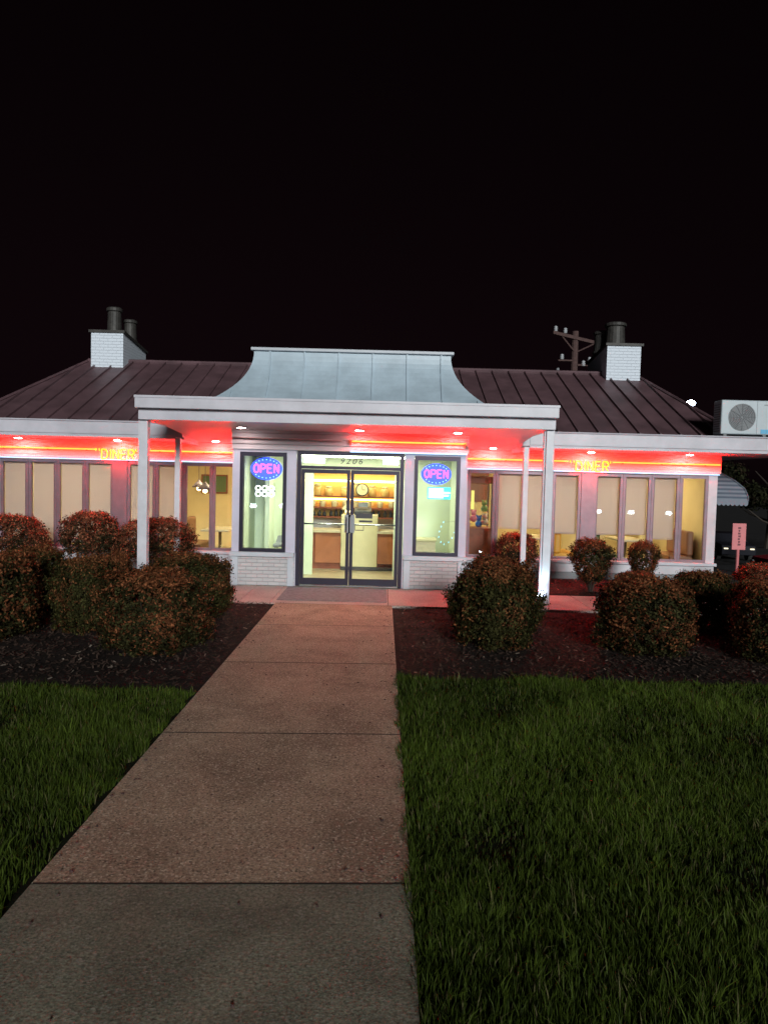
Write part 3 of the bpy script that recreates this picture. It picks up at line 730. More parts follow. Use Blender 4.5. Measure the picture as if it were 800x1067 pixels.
# fluorescent fittings inside, over the doors
for a, b in ((-.84, -.46), (.58, .86)):
    MB().box(X(a), X(b), YV+.15, YV+.22, 2.21, 2.29).build('door_light', M['tubew'], D)

# awning on the right side wall
mb = MB(); xw = X(7.5); ya, yb2 = 15.1, 17.1
prof = [(0, 2.36), (.28, 2.24), (.55, 2.10), (.76, 1.94), (.84, 1.78), (.85, 1.68)]
mb.cur = 0
vs = [(xw+a, y, z) for y in (ya, yb2) for a, z in prof]; n = len(prof)
mb.add(vs, [(i, i+1, n+i+1, n+i) for i in range(n-1)])
nsl = 8
def awx(z):
    for (a0, z0), (a1, z1) in zip(prof[:-1], prof[1:]):
        if z1 <= z <= z0: return a0 + (a1-a0)*(z0-z)/(z0-z1)
    return prof[-1][0]
zz = [2.36-(2.36-1.68)*i/(2*nsl) for i in range(2*nsl+1)]
for i in range(2*nsl):
    mb.cur = i % 2; d = .012*(i % 2)
    for y in (ya-d, yb2+d): mb.add([(xw, y, zz[i]), (xw+awx(zz[i]), y, zz[i]), (xw+awx(zz[i+1]), y, zz[i+1]), (xw, y, zz[i+1])], [(0, 1, 2, 3)])
aw = mb.build('awning', [M['awn1'], M['awn2']], D)
mb = MB()
mb.tube([(xw+a, ya-.015, z) for a, z in prof], .014, 6)
ns = 9
for i in range(ns):
    x_a = xw + .85*i/ns; pts = [(x_a+.85/ns*k/6, 1.68) for k in range(7)] + [(x_a+.85/ns*(6-k)/6, 1.60-.035*math.sin(math.pi*k/6)) for k in range(7)]
    mb.add([(px, ya-.016, pz) for px, pz in pts], [tuple(range(14))])
for i in range(16):
    y_a = ya + 2.0*i/16; pts = [(y_a+2.0/16*k/6, 1.68) for k in range(7)] + [(y_a+2.0/16*(6-k)/6, 1.60-.035*math.sin(math.pi*k/6)) for k in range(7)]
    mb.add([(xw+.855, py, pz) for py, pz in pts], [tuple(range(14))])
mb.build('valance', M['awn2'], aw)

# interior shell
mb = MB().box(X(-7.33), X(7.33), YW+.17, 20.98, -.04, .03)
mb.box(X(-HV+.15), X(HV-.15), YV+.16, YW+.16, -.04, .02)
mb.build('interior_floor', M['tile'], D)
MB().box(X(-7.33), X(7.33), YW+.17, 20.98, 2.5, 2.56).box(X(-HV+.15), X(HV-.15), YV+.24, YW+.165, 2.36, 2.40).build('interior_ceiling', M['ceil'], D)
MB().box(X(-7.33), X(7.33), 19.0, 19.08, .03, 2.5).box(X(-7.335), X(-7.325), YW+.17, 19, .03, 2.5).box(X(7.325), X(7.335), YW+.17, 19, .03, 2.5)\
    .build('interior_wall', M['yellowroom'], D)
mb = MB()                  # inner vestibule wall with wide opening
mb.box(X(-HV+.15), X(-.78), 14.05, 14.15, .02, 2.36).box(X(.82), X(HV-.15), 14.05, 14.15, .02, 2.36).box(X(-.78), X(.82), 14.05, 14.15, 2.08, 2.36)
mb.box(X(-HV+.141), X(-HV+.149), YV+.16, 14.05, .02, 2.36).box(X(HV-.149), X(HV-.141), YV+.16, 14.05, .02, 2.36)
mb.box(X(-1.62), X(-1.54), 13.4, 14.05, .02, 2.36)
mb.build('inner_partition', M['paleroom'], D)
mb = MB()
for (a, b, c, d, z) in ((-1.2, 1.2, 12.95, 13.55, 2.355), (-.7, .7, 15.2, 15.8, 2.495)): mb.box(X(a), X(b), c, d, z-.02, z)
mb.build('ceiling_light', M['panelg'], D)
for (a, y) in ((-5.9, 16.2), (-3.3, 16.2), (3.3, 16.2), (5.9, 16.2), (-1.6, 17.6), (1.6, 17.6)):
    MB().box(X(a)-.6, X(a)+.6, y-.3, y+.3, 2.475, 2.495).build('ceiling_light', M['panelw'], D)

# ------------------------------------------------------------------ things inside
t = thing('service_counter', (C, 14.9, .03), 'diner counter with red brown panels and a cream centre, behind the entrance doors', 'counter')
for a, b in ((-.80, -.26), (.50, .98)): MB().box(X(a), X(b), 14.86, 14.92, .16, .80).build('panel', M['wallred'], t, bevel=.006)
MB().box(X(-.26), X(.50), 14.80, 15.4, .10, 1.18).build('centre_cabinet', M['beige'], t, bevel=.008)
MB().box(X(-.98), X(-.27), 14.93, 15.4, .03, .80).box(X(.51), X(1.3), 14.93, 15.4, .03, .80).build('carcass', M['wood'], t)
MB().box(X(-1.0), X(-.27), 14.78, 15.42, .80, .86).box(X(.51), X(1.32), 14.78, 15.42, .80, .86).build('countertop', M['ctop'], t, bevel=.008)
MB().box(X(-.26), X(1.3), 14.79, 14.85, .03, .098).build('kickboard', M['dark'], t)
t = thing('back_shelf', (C, 16.4, .03), 'tall lit wall shelving of cups and jars behind the counter', 'shelf')
MB().box(X(-1.5), X(1.5), 16.62, 16.68, .03, 2.45).build('back_panel', M['amber'], t)
for z in (1.03, 1.24, 1.50): MB().box(X(-1.5), X(1.5), 16.3, 16.618, z, z+.03).build('shelf_board', M['wood'], t)
MB().box(X(-1.5), X(-1.44), 16.3, 16.618, .03, 2.45).box(X(1.44), X(1.5), 16.3, 16.618, .03, 2.45).build('side_board', M['wood'], t)
MB().box(X(-1.43), X(1.43), 16.60, 16.618, .2, 1.02).build('splashback', M['white'], t)
MB().box(X(-1.4), X(1.4), 16.56, 16.60, 1.86, 1.90).box(X(-1.4), X(1.4), 16.58, 16.61, 1.44, 1.46).build('shelf_light', M['bulb'], t)
def cup(lab, m, rr, hh):
    t = thing('cup', (0, 0, 0), lab, 'cup'); MB().lathe((0, 0, 0), [(rr*.6, 0), (rr*.9, hh*.1), (rr, hh*.9), (rr*.98, hh), (rr*.85, hh), (rr*.8, hh*.3)], 12).build('cup_body', m, t, smooth=True)
    MB().tube([(rr, 0, hh*.75), (rr*1.5, 0, hh*.7), (rr*1.5, 0, hh*.35), (rr, 0, hh*.3)], rr*.12, 6).build('handle', m, t); return t
pc = cup('cream mug in the row on the middle shelf behind the counter', M['jar'], .075, .15)
KIDS[pc.name] = children(pc)
for i in range(11): place(pc, i, (X(-1.3 + .26*i + random.uniform(-.03, .03)), 16.42, 1.271), random.uniform(0, 6), label=ORD[i] + ' cream mug from the left on the middle shelf behind the counter', group='cream mugs on the middle shelf')
pj = thing('glass_jar', (0, 0, 0), 'amber lidded jar on the top shelf behind the counter', 'jar')
MB().lathe((0, 0, 0), [(.07, 0), (.085, .02), (.085, .18), (.06, .22)], 12).build('jar_body', M['amber'], pj, smooth=True)
MB().lathe((0, 0, .22), [(.065, 0), (.065, .03), (.02, .05)], 12).build('lid', M['jar'], pj, smooth=True)
KIDS[pj.name] = children(pj)
for i in range(9): place(pj, i, (X(-1.25 + .31*i + random.uniform(-.04, .04)), 16.42, 1.531), 0, (1.15, 1.15, random.uniform(.8, 1.3)), label=ORD[i] + ' amber lidded jar from the left on the top shelf behind the counter', group='amber jars on the top shelf')
pb = thing('condiment_bottle', (0, 0, 0), 'dark bottle in the row on the lowest shelf behind the counter', 'bottle')
MB().lathe((0, 0, 0), [(.035, 0), (.04, .01), (.04, .14), (.015, .19), (.015, .23)], 10).build('bottle_body', M['dark'], pb, smooth=True)
MB().lathe((0, 0, .23), [(.018, 0), (.018, .02)], 8).build('cap', M['toyp'], pb)
KIDS[pb.name] = children(pb)
for i in range(22): place(pb, i, (X(-1.35 + .125*i + random.uniform(-.02, .02)), 16.4, 1.061), 0, (1, 1, random.uniform(.55, .75)), label=ORD[i] + ' dark bottle from the left on the lowest shelf behind the counter', group='dark bottles on the lowest shelf')
t = thing('wall_clock', (X(.12), 16.2, 1.6), 'round dark rimmed clock hanging above the counter shelves', 'clock')
MB().disc_y((X(.12), 16.2, 1.69), .15, .15, .03).build('rim', M['dark'], t); MB().disc_y((X(.12), 16.19, 1.69), .125, .125, .009).build('face', M['jar'], t)
MB().box(X(.115), X(.125), 16.182, 16.188, 1.69, 1.79).box(X(.125), X(.19), 16.182, 16.188, 1.685, 1.695).build('hand', M['dark'], t)
t = thing('cash_register', (X(.15), 15.05, 1.18), 'small black cash register on the cream counter centre', 'cash register')
MB().hexa([(X(0), 14.9, 1.181), (X(.36), 14.9, 1.181), (X(.36), 15.25, 1.181), (X(0), 15.25, 1.181), (X(0), 14.95, 1.26), (X(.36), 14.95, 1.26), (X(.36), 15.25, 1.33), (X(0), 15.25, 1.33)]).build('case', M['dark'], t, bevel=.006)
MB().box(X(.08), X(.28), 15.1, 15.13, 1.34, 1.44).build('screen', M['grey'], t)
# pendant lamps
def pendant(loc, lab, drop, r_, bulbs=True, stemm='bronze', group=None):
    x, y, z = loc; t = thing('pendant_lamp', loc, lab, 'lamp', group)
    MB().tube([(x, y, z+.16), (x, y, z+drop)], .008 if stemm != 'bulb' else .013, 6).build('stem', M['bronze'] if stemm == 'bronze' else M['amber'], t)
    MB().lathe((x, y, z), [(r_, .0), (r_*.92, .03), (r_*.5, .1), (r_*.18, .14), (r_*.12, .17)], 20).build('lamp_shade', M['bronze'] if stemm == 'bronze' else M['jar'], t, smooth=True)
    MB().lathe((x, y, z-.075), [(.015, 0), (.045, .02), (.05, .05), (.03, .085)], 12).build('bulb', M['bulb'], t, smooth=True)
    return t
pendant((X(-.14), 14.98, 1.28), 'cream dome pendant lamp hanging over the counter inside the doors', 1.2, .13, stemm='x')
pendant((X(-3.28), 15.5, 1.62), 'bronze dome pendant lamp seen through the bare window left of the entrance', .87, .17)
pendant((X(-3.52), 15.9, 1.66), 'bronze dome pendant lamp deeper in the room left of the entrance', .83, .15)
pendant((X(3.9), 16.5, 1.6), 'bronze dome pendant lamp over the booths right of the entrance', .89, .17)
pendant((X(6.3), 16.5, 1.6), 'bronze dome pendant lamp over the rightmost booth in the diner', .89, .17)
# booths
def booth(x, y, lab, m, rz=0, group='diner booth benches'):
    t = thing('booth_bench', (x, y, .03), lab, 'bench', group)
    MB().box(x-.25, x+.25, y-.55, y+.55, .03, .36).build('base', M['wood'], t)
    MB().box(x-.26, x+.26, y-.56, y+.56, .362, .47).build('seat', m, t, bevel=.03)
    MB().box(x-.27, x-.12, y-.56, y+.56, .472, 1.0).build('backrest', m, t, bevel=.04)
    t.rotation_euler = (0, 0, rz); return t
def table(x, y, lab):
    t = thing('diner_table', (x, y, .03), lab, 'table', 'diner tables')
    MB().box(x-.3, x+.3, y-.55, y+.55, .74, .78).build('tabletop', M['ctop'], t, bevel=.01)
    MB().lathe((x, y, .03), [(.22, 0), (.2, .03), (.04, .05), (.035, .71)], 14).build('pedestal', M['steel'], t, smooth=True)
booth(X(-3.5), 15.55, 'brown booth bench behind the window beside the entrance, left room', M['brownv'])
table(X(-2.95), 15.55, 'table in the bare window left of the entrance')
booth(X(-5.2), 15.6, 'brown booth bench behind the blinds under the left neon sign', M['brownv'])
table(X(-4.6), 15.6, 'table behind the blinds under the left neon sign')
booth(X(-6.9), 15.6, 'brown booth bench at the far left end behind the blinds', M['brownv'])
table(X(-6.3), 15.6, 'leftmost table in the left room, behind the blinds')
booth(X(4.50), 15.5, 'bright orange booth bench under the half drawn blind right of the entrance', M['orange'])
table(X(3.9), 15.6, 'table beside the orange bench in the right room')
booth(X(5.35), 15.6, 'green booth bench right of the dark window pier', M['green'])
table(X(5.95), 15.6, 'table beside the green bench in the right room')
booth(X(6.95), 15.6, 'red brown booth bench in the bare rightmost window', M['brownv'], math.pi)
# room dressing
t = thing('partition_column', (X(6.95), 17.2, .03), 'cream square column inside the rightmost window', 'column')
MB().box(X(6.85), X(7.05), 17.1, 17.3, .1, 2.49).build('shaft', M['jar'], t); MB().box(X(6.82), X(7.08), 17.07, 17.33, .03, .099).build('base', M['wood'], t)
t = thing('crane_machine', (X(2.62), 15.5, .03), 'toy crane machine with blue and pink plush behind the window right of the entrance', 'arcade machine')
MB().box(X(2.3), X(2.95), 15.2, 15.8, .03, .95).build('cabinet', M['wood'], t, bevel=.01)
MB().box(X(2.3), X(2.34), 15.2, 15.24, .951, 1.9).box(X(2.91), X(2.95), 15.2, 15.24, .951, 1.9).box(X(2.3), X(2.34), 15.76, 15.8, .951, 1.9).box(X(2.91), X(2.95), 15.76, 15.8, .951, 1.9).build('corner_post', M['bronze'], t)
MB().box(X(2.3), X(2.95), 15.2, 15.8, 1.902, 2.06).build('header', M['wood'], t, bevel=.01)
MB().box(X(2.50), X(2.56), 15.3, 15.34, 1.35, 1.75).build('lamp_tube', M['toyy'], t)
MB().box(X(2.345), X(2.905), 15.205, 15.21, .955, 1.9).build('glass_front', M['glass'], t)
def plush(x, y, z, m, lab, sx=1):
    t = thing('plush_toy', (x, y, z), lab, 'toy')
    MB().lathe((x, y, z), [(.03, 0), (.07*sx, .03), (.08*sx, .08), (.05, .14)], 12).build('toy_body', M[m], t, smooth=True)
    MB().lathe((x, y, z+.13), [(.02, 0), (.055, .03), (.06, .07), (.03, .12)], 12).build('head', M[m], t, smooth=True)
    MB().lathe((x-.045, y, z+.22), [(.01, 0), (.025, .02), (.01, .05)], 8).lathe((x+.045, y, z+.22), [(.01, 0), (.025, .02), (.01, .05)], 8).build('ear', M[m], t, smooth=True)
for dx, dy, dz, m, lab in ((-.2, 0, .35, 'toyb', 'blue plush toy hanging high in the crane machine'), (-.05, -.05, .12, 'toyp', 'pink plush toy in the middle of the crane machine'),
                           (.08, .05, .0, 'toyb', 'blue plush toy at the bottom of the crane machine'), (.2, -.02, .05, 'toyw', 'white plush toy at the right of the crane machine'),
                           (-.2, -.1, .0, 'toyp', 'pink plush toy at the bottom left of the crane machine'), (.2, .1, .33, 'toyg', 'green plush toy high at the right of the crane machine')):
    plush(X(2.62)+dx, 15.45+dy, .953+dz, m, lab)
t = thing('storage_chest', (X(1.5), 13.7, .02), 'low wooden chest inside the window right of the doors', 'chest')
MB().box(X(1.15), X(1.62), 13.5, 13.9, .02, .78).build('chest_body', M['ctop'], t, bevel=.01); MB().box(X(1.13), X(1.64), 13.48, 13.92, .782, .83).build('lid', M['beige'], t, bevel=.01)
t = thing('side_chair', (X(-1.25), 13.5, .02), 'grey chair inside the window left of the doors', 'chair')
MB().box(X(-1.45), X(-1.05), 13.3, 13.7, .62, .68).build('seat', M['grey'], t, bevel=.02)
MB().hexa([(X(-1.45), 13.68, .681), (X(-1.05), 13.68, .681), (X(-1.05), 13.72, .681), (X(-1.45), 13.72, .681), (X(-1.42), 13.74, .80), (X(-1.02), 13.74, .86), (X(-1.02), 13.78, .86), (X(-1.42), 13.78, .80)]).build('backrest', M['grey'], t)
for a in (-1.43, -1.09):
    for y in (13.33, 13.66): MB().box(X(a), X(a)+.03, y, y+.03, .02, .62).build('leg', M['steel'], t)
t = thing('dining_chair', (X(-2.62), 16.9, .03), 'dark bow back chair behind the window beside the entrance, left room', 'chair')
MB().box(X(-2.82), X(-2.42), 16.7, 17.1, .45, .49).build('seat', M['wood'], t, bevel=.01)
MB().tube([(X(-2.62)+.2*math.cos(R(a)), 17.08, .5+.5*math.sin(R(a))) for a in range(0, 181, 15)], .016, 6).build('bow', M['dark'], t)
for i in range(5): MB().tube([(X(-2.74)+.06*i, 17.08, .49), (X(-2.74)+.06*i, 17.08, .5+.46*math.sqrt(max(0, 1-((-.12+.06*i)/.2)**2)))], .007, 6).build('spindle', M['dark'], t)
for a in (-2.80, -2.47):
    for y in (16.72, 17.05): MB().box(X(a), X(a)+.03, y, y+.03, .03, .45).build('leg', M['dark'], t)
def picture(x, z, w, h, m, lab, y=18.99):
    t = thing('wall_picture', (x, y, z), lab, 'picture', None)
    MB().box(x-w/2, x+w/2, y-.03, y, z-h/2, z+h/2).build('frame', M['wood'], t); MB().box(x-w/2+.04, x+w/2-.04, y-.035, y-.031, z-h/2+.04, z+h/2-.04).build('print', M[m], t)
picture(X(-3.9), 1.7, .7, .5, 'green', 'green framed picture on the back wall of the left room')
picture(X(-3.0), 1.75, .5, .6, 'jar', 'cream framed picture on the back wall of the left room')
picture(X(3.1), 1.8, .6, .8, 'brownv', 'brown framed picture on the back wall of the right room')
picture(X(8.2-1.0), 1.8, .4, .8, 'green', 'tall green picture at the right end of the back wall')

# ------------------------------------------------------------------ neon and LED signs
def diner_sign(r_, lab):
    x, y, z = X(r_), YN-.03, 2.215
    t = thing('neon_sign', (x, y, z), lab, 'neon sign', 'neon word signs under the eaves')
    xx = x-.34
    for ch, w in (('D', .125), ('I', .035), ('N', .12), ('E', .115), ('R', .12)):
        mb = MB(); letter(mb, ch, xx, y, z, w if ch != 'I' else .12, .20, .0135)
        mb.build('letter', M['neonl'], t); xx += w + .038
    MB().box(x-.37, x+.27, y+.02, y+.028, z+.02, z+.035).box(x-.37, x+.27, y+.02, y+.028, z+.13, z+.145).box(x-.2, x-.19, y+.028, y+.075, z+.02, z+.14).box(x+.1, x+.11, y+.028, y+.075, z+.02, z+.14).build('mounting_rail', M['redwall'], t)
    for dx in (-.46, .29):
        mb = MB(); letter(mb, '"', x+dx, y, z+.01, .6*.5, .20, .011); mb.build('quotation_mark', M['neonl'], t)
diner_sign(-4.83, 'yellow neon word DINER above the windows of the left wing')
diner_sign(4.87, 'yellow neon word DINER above the windows of the right wing')
def open_sign(x, z, s, lab):
    y = YV+.15; t = thing('open_sign', (x, y, z), lab, 'open sign', 'open signs in the entrance windows')
    MB().disc_y((x, y, z), .29*s, .205*s, .02, 36).build('backing', M['blue'], t)
    mb = MB()
    for k in range(22):
        a = 2*math.pi*(k+.5)/22
        if abs(math.sin(a)) > .55: mb.disc_y((x+.25*s*math.cos(a), y-.008, z+.168*s*math.sin(a)), .011, .009, .006, 8)
    mb.build('light_dot', M['bluedot'], t)
    mb = MB()
    xx = x-.225*s
    for ch in 'OPEN':
        mb = MB(); letter(mb, ch, xx, y-.012, z-.07*s, .088*s, .15*s, .0105*s); mb.build('letter', M['pink'], t); xx += .123*s
    MB().tube([(x-.1, y+.01, z+.2*s), (x-.1, y+.01, 2.29)], .002, 4).tube([(x+.1, y+.01, z+.2*s), (x+.1, y+.01, 2.29)], .002, 4).build('chain', M['dark'], t)
open_sign(X(-1.50), 2.08, .98, 'oval blue and pink OPEN sign in the window left of the doors')
open_sign(X(1.54), 2.06, .93, 'oval blue and pink OPEN sign in the window right of the doors')
x, y, z = X(-1.52), YV+.15, 1.68
t = thing('led_sign', (x, y, z), 'small white lit looped tube sign below the left OPEN sign', 'led sign')
for dx in (-.12, 0, .12):
    for dz in (-.052, .052):
        a = [(x+dx+.045*math.cos(R(k)), y-.01, z+dz+(.042*math.sin(R(k)))) for k in range(0, 361, 30)]
        MB().tube(a, .0085, 6, False).build('loop', M['whiteled'], t)
MB().box(x-.19, x+.19, y+.004, y+.01, z-.008, z+.008).build('mounting_rail', M['grey'], t)
x, z = X(1.60), 1.72
t = thing('led_sign', (x, y, z), 'small white and cyan glowing panel below the right OPEN sign', 'led sign')
MB().box(x-.21, x+.21, y, y+.02, z-.11, z+.11).build('housing', M['cyan'], t, bevel=.02)
MB().box(x-.19, x+.08, y-.006, y-.001, z-.09, z+.09).build('message_area', M['ledwhitepanel'], t)
MB().box(x+.085, x+.19, y-.006, y-.001, z+.0, z+.02).box(x+.085, x+.17, y-.006, y-.001, z-.05, z-.03).build('message_line', M['whiteled'], t)
t = thing('string_lights', (X(1.8), YV+.2, .9), 'short curl of pale string lights low in the window right of the doors', 'string lights')
pts = [(1.92, 1.22), (1.70, 1.20), (1.66, 1.12), (1.63, 1.03), (1.62, .93), (1.66, .84), (1.72, .80), (1.80, .84), (1.86, .92), (1.90, 1.02)]
MB().tube([(X(a), YV+.2, b) for a, b in pts], .002, 5).build('wire', M['grey'], t)
for a, b in pts[1:]: MB().tube([(X(a)-.004, YV+.195, b-.014), (X(a)+.004, YV+.195, b+.014)], .006, 6).build('bulb', M['bluedot'], t)

# ------------------------------------------------------------------ roof AC unit, floodlight, side sign
ax, ay, az = 6.78, YE+.02, 2.93
t = thing('air_conditioner', (ax, ay, az), 'white outdoor air conditioner standing on the right end of the eave', 'air conditioner')
MB().box(ax-.47, ax+.50, ay+.0, ay+.33, az+.03, az+.67).build('casing', M['acwhite'], t, bevel=.02)
MB().box(ax-.40, ax-.34, ay+.03, ay+.3, az-.0, az+.029).box(ax+.34, ax+.40, ay+.03, ay+.3, az, az+.029).build('foot', M['grille'], t)
MB().disc_y((ax-.08, ay-.012, az+.35), .255, .255, .011, 36).build('fan_opening', M['grille'], t)
g = MB()
for k in range(1, 9): g.tube([(ax-.08+.029*k*math.cos(R(a)), ay-.02, az+.35+.029*k*math.sin(R(a))) for a in range(0, 361, 18)], .0035, 4, False)
for k in range(12): g.tube([(ax-.08+.03*math.cos(k*math.pi/6), ay-.022, az+.35+.03*math.sin(k*math.pi/6)), (ax-.08+.25*math.cos(k*math.pi/6), ay-.022, az+.35+.25*math.sin(k*math.pi/6))], .003, 4)
g.build('fan_guard', M['grey'], t)
MB().box(ax+.28, ax+.47, ay-.004, ay-.001, az+.05, az+.13).build('decal', M['decal'], t)
MB().box(ax+.2, ax+.204, ay-.004, ay-.001, az+.04, az+.66).box(ax+.33, ax+.44, ay-.004, ay-.001, az+.58, az+.595).build('casing_seam', M['grille'], t)
g = MB()
for i in range(12): g.box(ax-.476, ax-.4705, ay+.05, ay+.29, az+.08+.045*i, az+.10+.045*i)
g.build('side_louvre', M['grille'], t)

fx, fy = X(3.25)-.10, 11.33
t = thing('floodlight', (fx, fy, 0), 'small floodlight on the ground at the foot of the right front canopy post', 'floodlight')
MB().tube([(fx, fy, 0), (fx, fy, .07)], .01, 6).build('stake', M['dark'], t)
MB().hexa([(fx-.05, fy-.05, .07), (fx+.05, fy-.05, .07), (fx+.04, fy+.03, .06), (fx-.04, fy+.03, .06), (fx-.06, fy-.04, .15), (fx+.06, fy-.04, .15), (fx+.06, fy+.05, .13), (fx-.06, fy+.05, .13)]).build('housing', M['dark'], t)
MB().hexa([(fx-.05, fy-.03, .153), (fx+.05, fy-.03, .153), (fx+.05, fy+.04, .134), (fx-.05, fy+.04, .134), (fx-.05, fy-.03, .158), (fx+.05, fy-.03, .158), (fx+.05, fy+.04, .139), (fx-.05, fy+.04, .139)]).build('lens', M['streetlamp'], t)

ld = bpy.data.lights.new('floodlight_beam', 'SPOT'); ld.energy = 26; ld.color = (.55, .9, 1.0); ld.spot_size = R(70); ld.spot_blend = .7; ld.shadow_soft_size = .04
lo = bpy.data.objects.new('floodlight_beam', ld); col.objects.link(lo); lo.parent = t; lo.location = (0, .0, .20)
lo.rotation_euler = Vector((-.10, -.13, -.9)).to_track_quat('Z', 'Y').to_euler()
sx_, sy_ = 8.35, 16.6
t = thing('parking_sign', (sx_, sy_, 0), 'pale red vertical sign on a short post right of the diner', 'sign')
MB().tube([(sx_, sy_+.02, -.03), (sx_, sy_+.02, .95)], .035, 8).build('post', M['signface'], t)
pl = MB().box(sx_-.16, sx_+.16, sy_-.015, sy_, .50, 1.12).build('plate', M['signface'], t, bevel=.012)
g = MB()
for i in range(7): g.box(sx_-.03+.01*(i % 2), sx_+.035-.008*(i % 3), sy_-.019, sy_-.0155, .60+.065*i, .645+.065*i)
g.build('marking', M['signmark'], pl)

# utility pole
ux, uy = 7.85, 30.0
ub = gz(ux, uy)
t = thing('utility_pole', (ux, uy, ub), 'wooden utility pole with crossarm rising behind the roof beside the right chimney', 'utility pole')
MB().tube([(ux, uy, ub-.3), (ux, uy, 8.3)], [.19, .13], 10).build('pole', M['polewood'], t)
MB().hexa([(ux-.95, uy-.16, 8.15), (ux+1.35, uy-.16, 7.65), (ux+1.35, uy-.04, 7.65), (ux-.95, uy-.04, 8.15), (ux-.95, uy-.16, 8.28), (ux+1.35, uy-.16, 7.78), (ux+1.35, uy-.04, 7.78), (ux-.95, uy-.04, 8.28)]).build('crossarm', M['polewood'], t)
MB().tube([(ux-.6, uy-.1, 8.1), (ux, uy-.1, 7.4)], .03, 6).tube([(ux+.8, uy-.1, 7.8), (ux, uy-.1, 7.4)], .03, 6).build('brace', M['polewood'], t)
for i, (dx, z) in enumerate(((-.85, 8.25), (-.45, 8.18), (.6, 7.0), (1.0, 7.12), (1.2, 7.78), (.35, 6.85), (-.55, 7.1))):
    MB().lathe((ux+dx, uy-.1, z), [(.03, 0), (.09, .03), (.05, .07), (.1, .1), (.05, .15), (.09, .18), (.03, .24)], 12).build('insulator', M['ceramic'], t, smooth=True)
MB().box(ux+.1, ux+1.1, uy-.14, uy-.06, 6.86, 6.93).box(ux-.7, ux-.1, uy-.14, uy-.06, 7.04, 7.1).build('bracket', M['polewood'], t)
MB().lathe((ux-.7, uy-.1, 5.95), [(.2, 0), (.25, .05), (.25, .55), (.18, .62), (.06, .66), (.06, .8)], 16).build('transformer', M['grey'], t, smooth=True)
MB().box(ux-.5, ux-.1, uy-.16, uy-.04, 6.2, 6.28).build('transformer_bracket', M['polewood'], t)
# street lamp behind the roof
lx, ly = 17.05, 40.0; lb = gz(lx, ly)
t = thing('street_lamp', (lx, ly, lb), 'bright bluish street lamp showing over the right slope of the roof', 'street lamp')
MB().tube([(lx, ly+.3, lb), (lx, ly+.3, 6.3)], [.1, .07], 8).build('pole', M['cardark'], t, smooth=True)
MB().hexa([(lx-.24, ly+.02, 6.480), (lx+.24, ly+.02, 6.480), (lx+.24, ly+.4, 6.520), (lx-.24, ly+.4, 6.520), (lx-.24, ly-.06, 6.700), (lx+.24, ly-.06, 6.700), (lx+.24, ly+.4, 6.680), (lx-.24, ly+.4, 6.680)]).build('head', M['cardark'], t)
MB().disc_y((lx, ly-.12, 6.60), .23, .16, .1, 20).build('lens', M['streetlamp'], t)

# added lamps behind the camera, standing in for far lights mirrored in the glass
pbl = thing('glint_lamp', (0, 0, 0), 'x', 'added lamp')
MB().lathe((0, 0, 0), [(.09, 0), (.09, .28), (.1, .29)], 14).build('post', M['grey'], pbl); MB().lathe((0, 0, .29), [(.09, 0), (.15, .03), (.16, .16), (.09, .19)], 14).build('lens', M['glint'], pbl)
MB().lathe((0, 0, .48), [(.17, 0), (.17, .03), (.05, .07)], 14).build('cap', M['grey'], pbl); KIDS[pbl.name] = children(pbl)
for i, (bx_, by_) in enumerate(((12.6, -12.0), (14.0, -12.1), (14.5, -12.0), (16.7, -12.0), (-6.8, -12), (-5.4, -13))):
    place(pbl, i, (bx_, by_, -.03), label=ORD[i] + ' added white lamp behind the camera, reflected in the windows', group='added lamps behind the camera')

# cars beyond the building
def car(loc, rz, m, lab, lamp, cat='car'):
    x, y, z = 0, 0, 0
    t = thing('parked_car', (0, 0, 0), lab, cat)
    prof = [(-2.15, .35), (-2.2, .62), (-2.1, .86), (-1.2, .98), (-.55, 1.38), (.75, 1.42), (1.45, 1.02), (2.1, .92), (2.2, .6), (2.15, .35)]
    mb = MB(); n = len(prof)
    def wd(zz): return .86 if zz < 1.0 else .68
    vs = [(a, -wd(b), b) for a, b in prof] + [(a, wd(b), b) for a, b in prof]
    mb.add(vs, [tuple(reversed(range(n))), tuple(range(n, 2*n))] + [(i, (i+1) % n, n+(i+1) % n, n+i) for i in range(n)])
    mb.build('body', M[m], t, bevel=.04)
    for s in (-1, 1): MB().add([(-.95, s*.80, 1.03), (1.2, s*.80, 1.05), (.7, s*.69, 1.36), (-.5, s*.69, 1.34)], [(0, 1, 2, 3)]).build('side_window', M['dark'], t)
    for a in (-1.35, 1.35):
        for s in (-1, 1):
            w = MB(); w.disc_y((a, s*.80-.1, .32), .32, .32, .2, 20); wo = w.build('tyre', M['tyre'], t)
            MB().disc_y((a, s*.80-.106 if s < 0 else s*.8-.1, .32), .19, .19, .212, 16).build('rim', M['steel'], t)
    for s in (-1, 1): MB().box(-2.23, -2.12, s*.66-.1, s*.66+.1, .66, .72).build('headlight', M['carlamp'] if lamp else M['grey'], t, bevel=.01)
    t.location = loc; t.rotation_euler = (0, 0, rz); return t
car((18.25, 30.0, gz(0, 30)), 0.0, 'carred', 'dark red car parked beyond the hedge at the right edge', False)
car((19.0, 39.4, gz(0, 39.4)), R(84), 'cardark', 'distant dark car with lit headlights right of the diner', True)

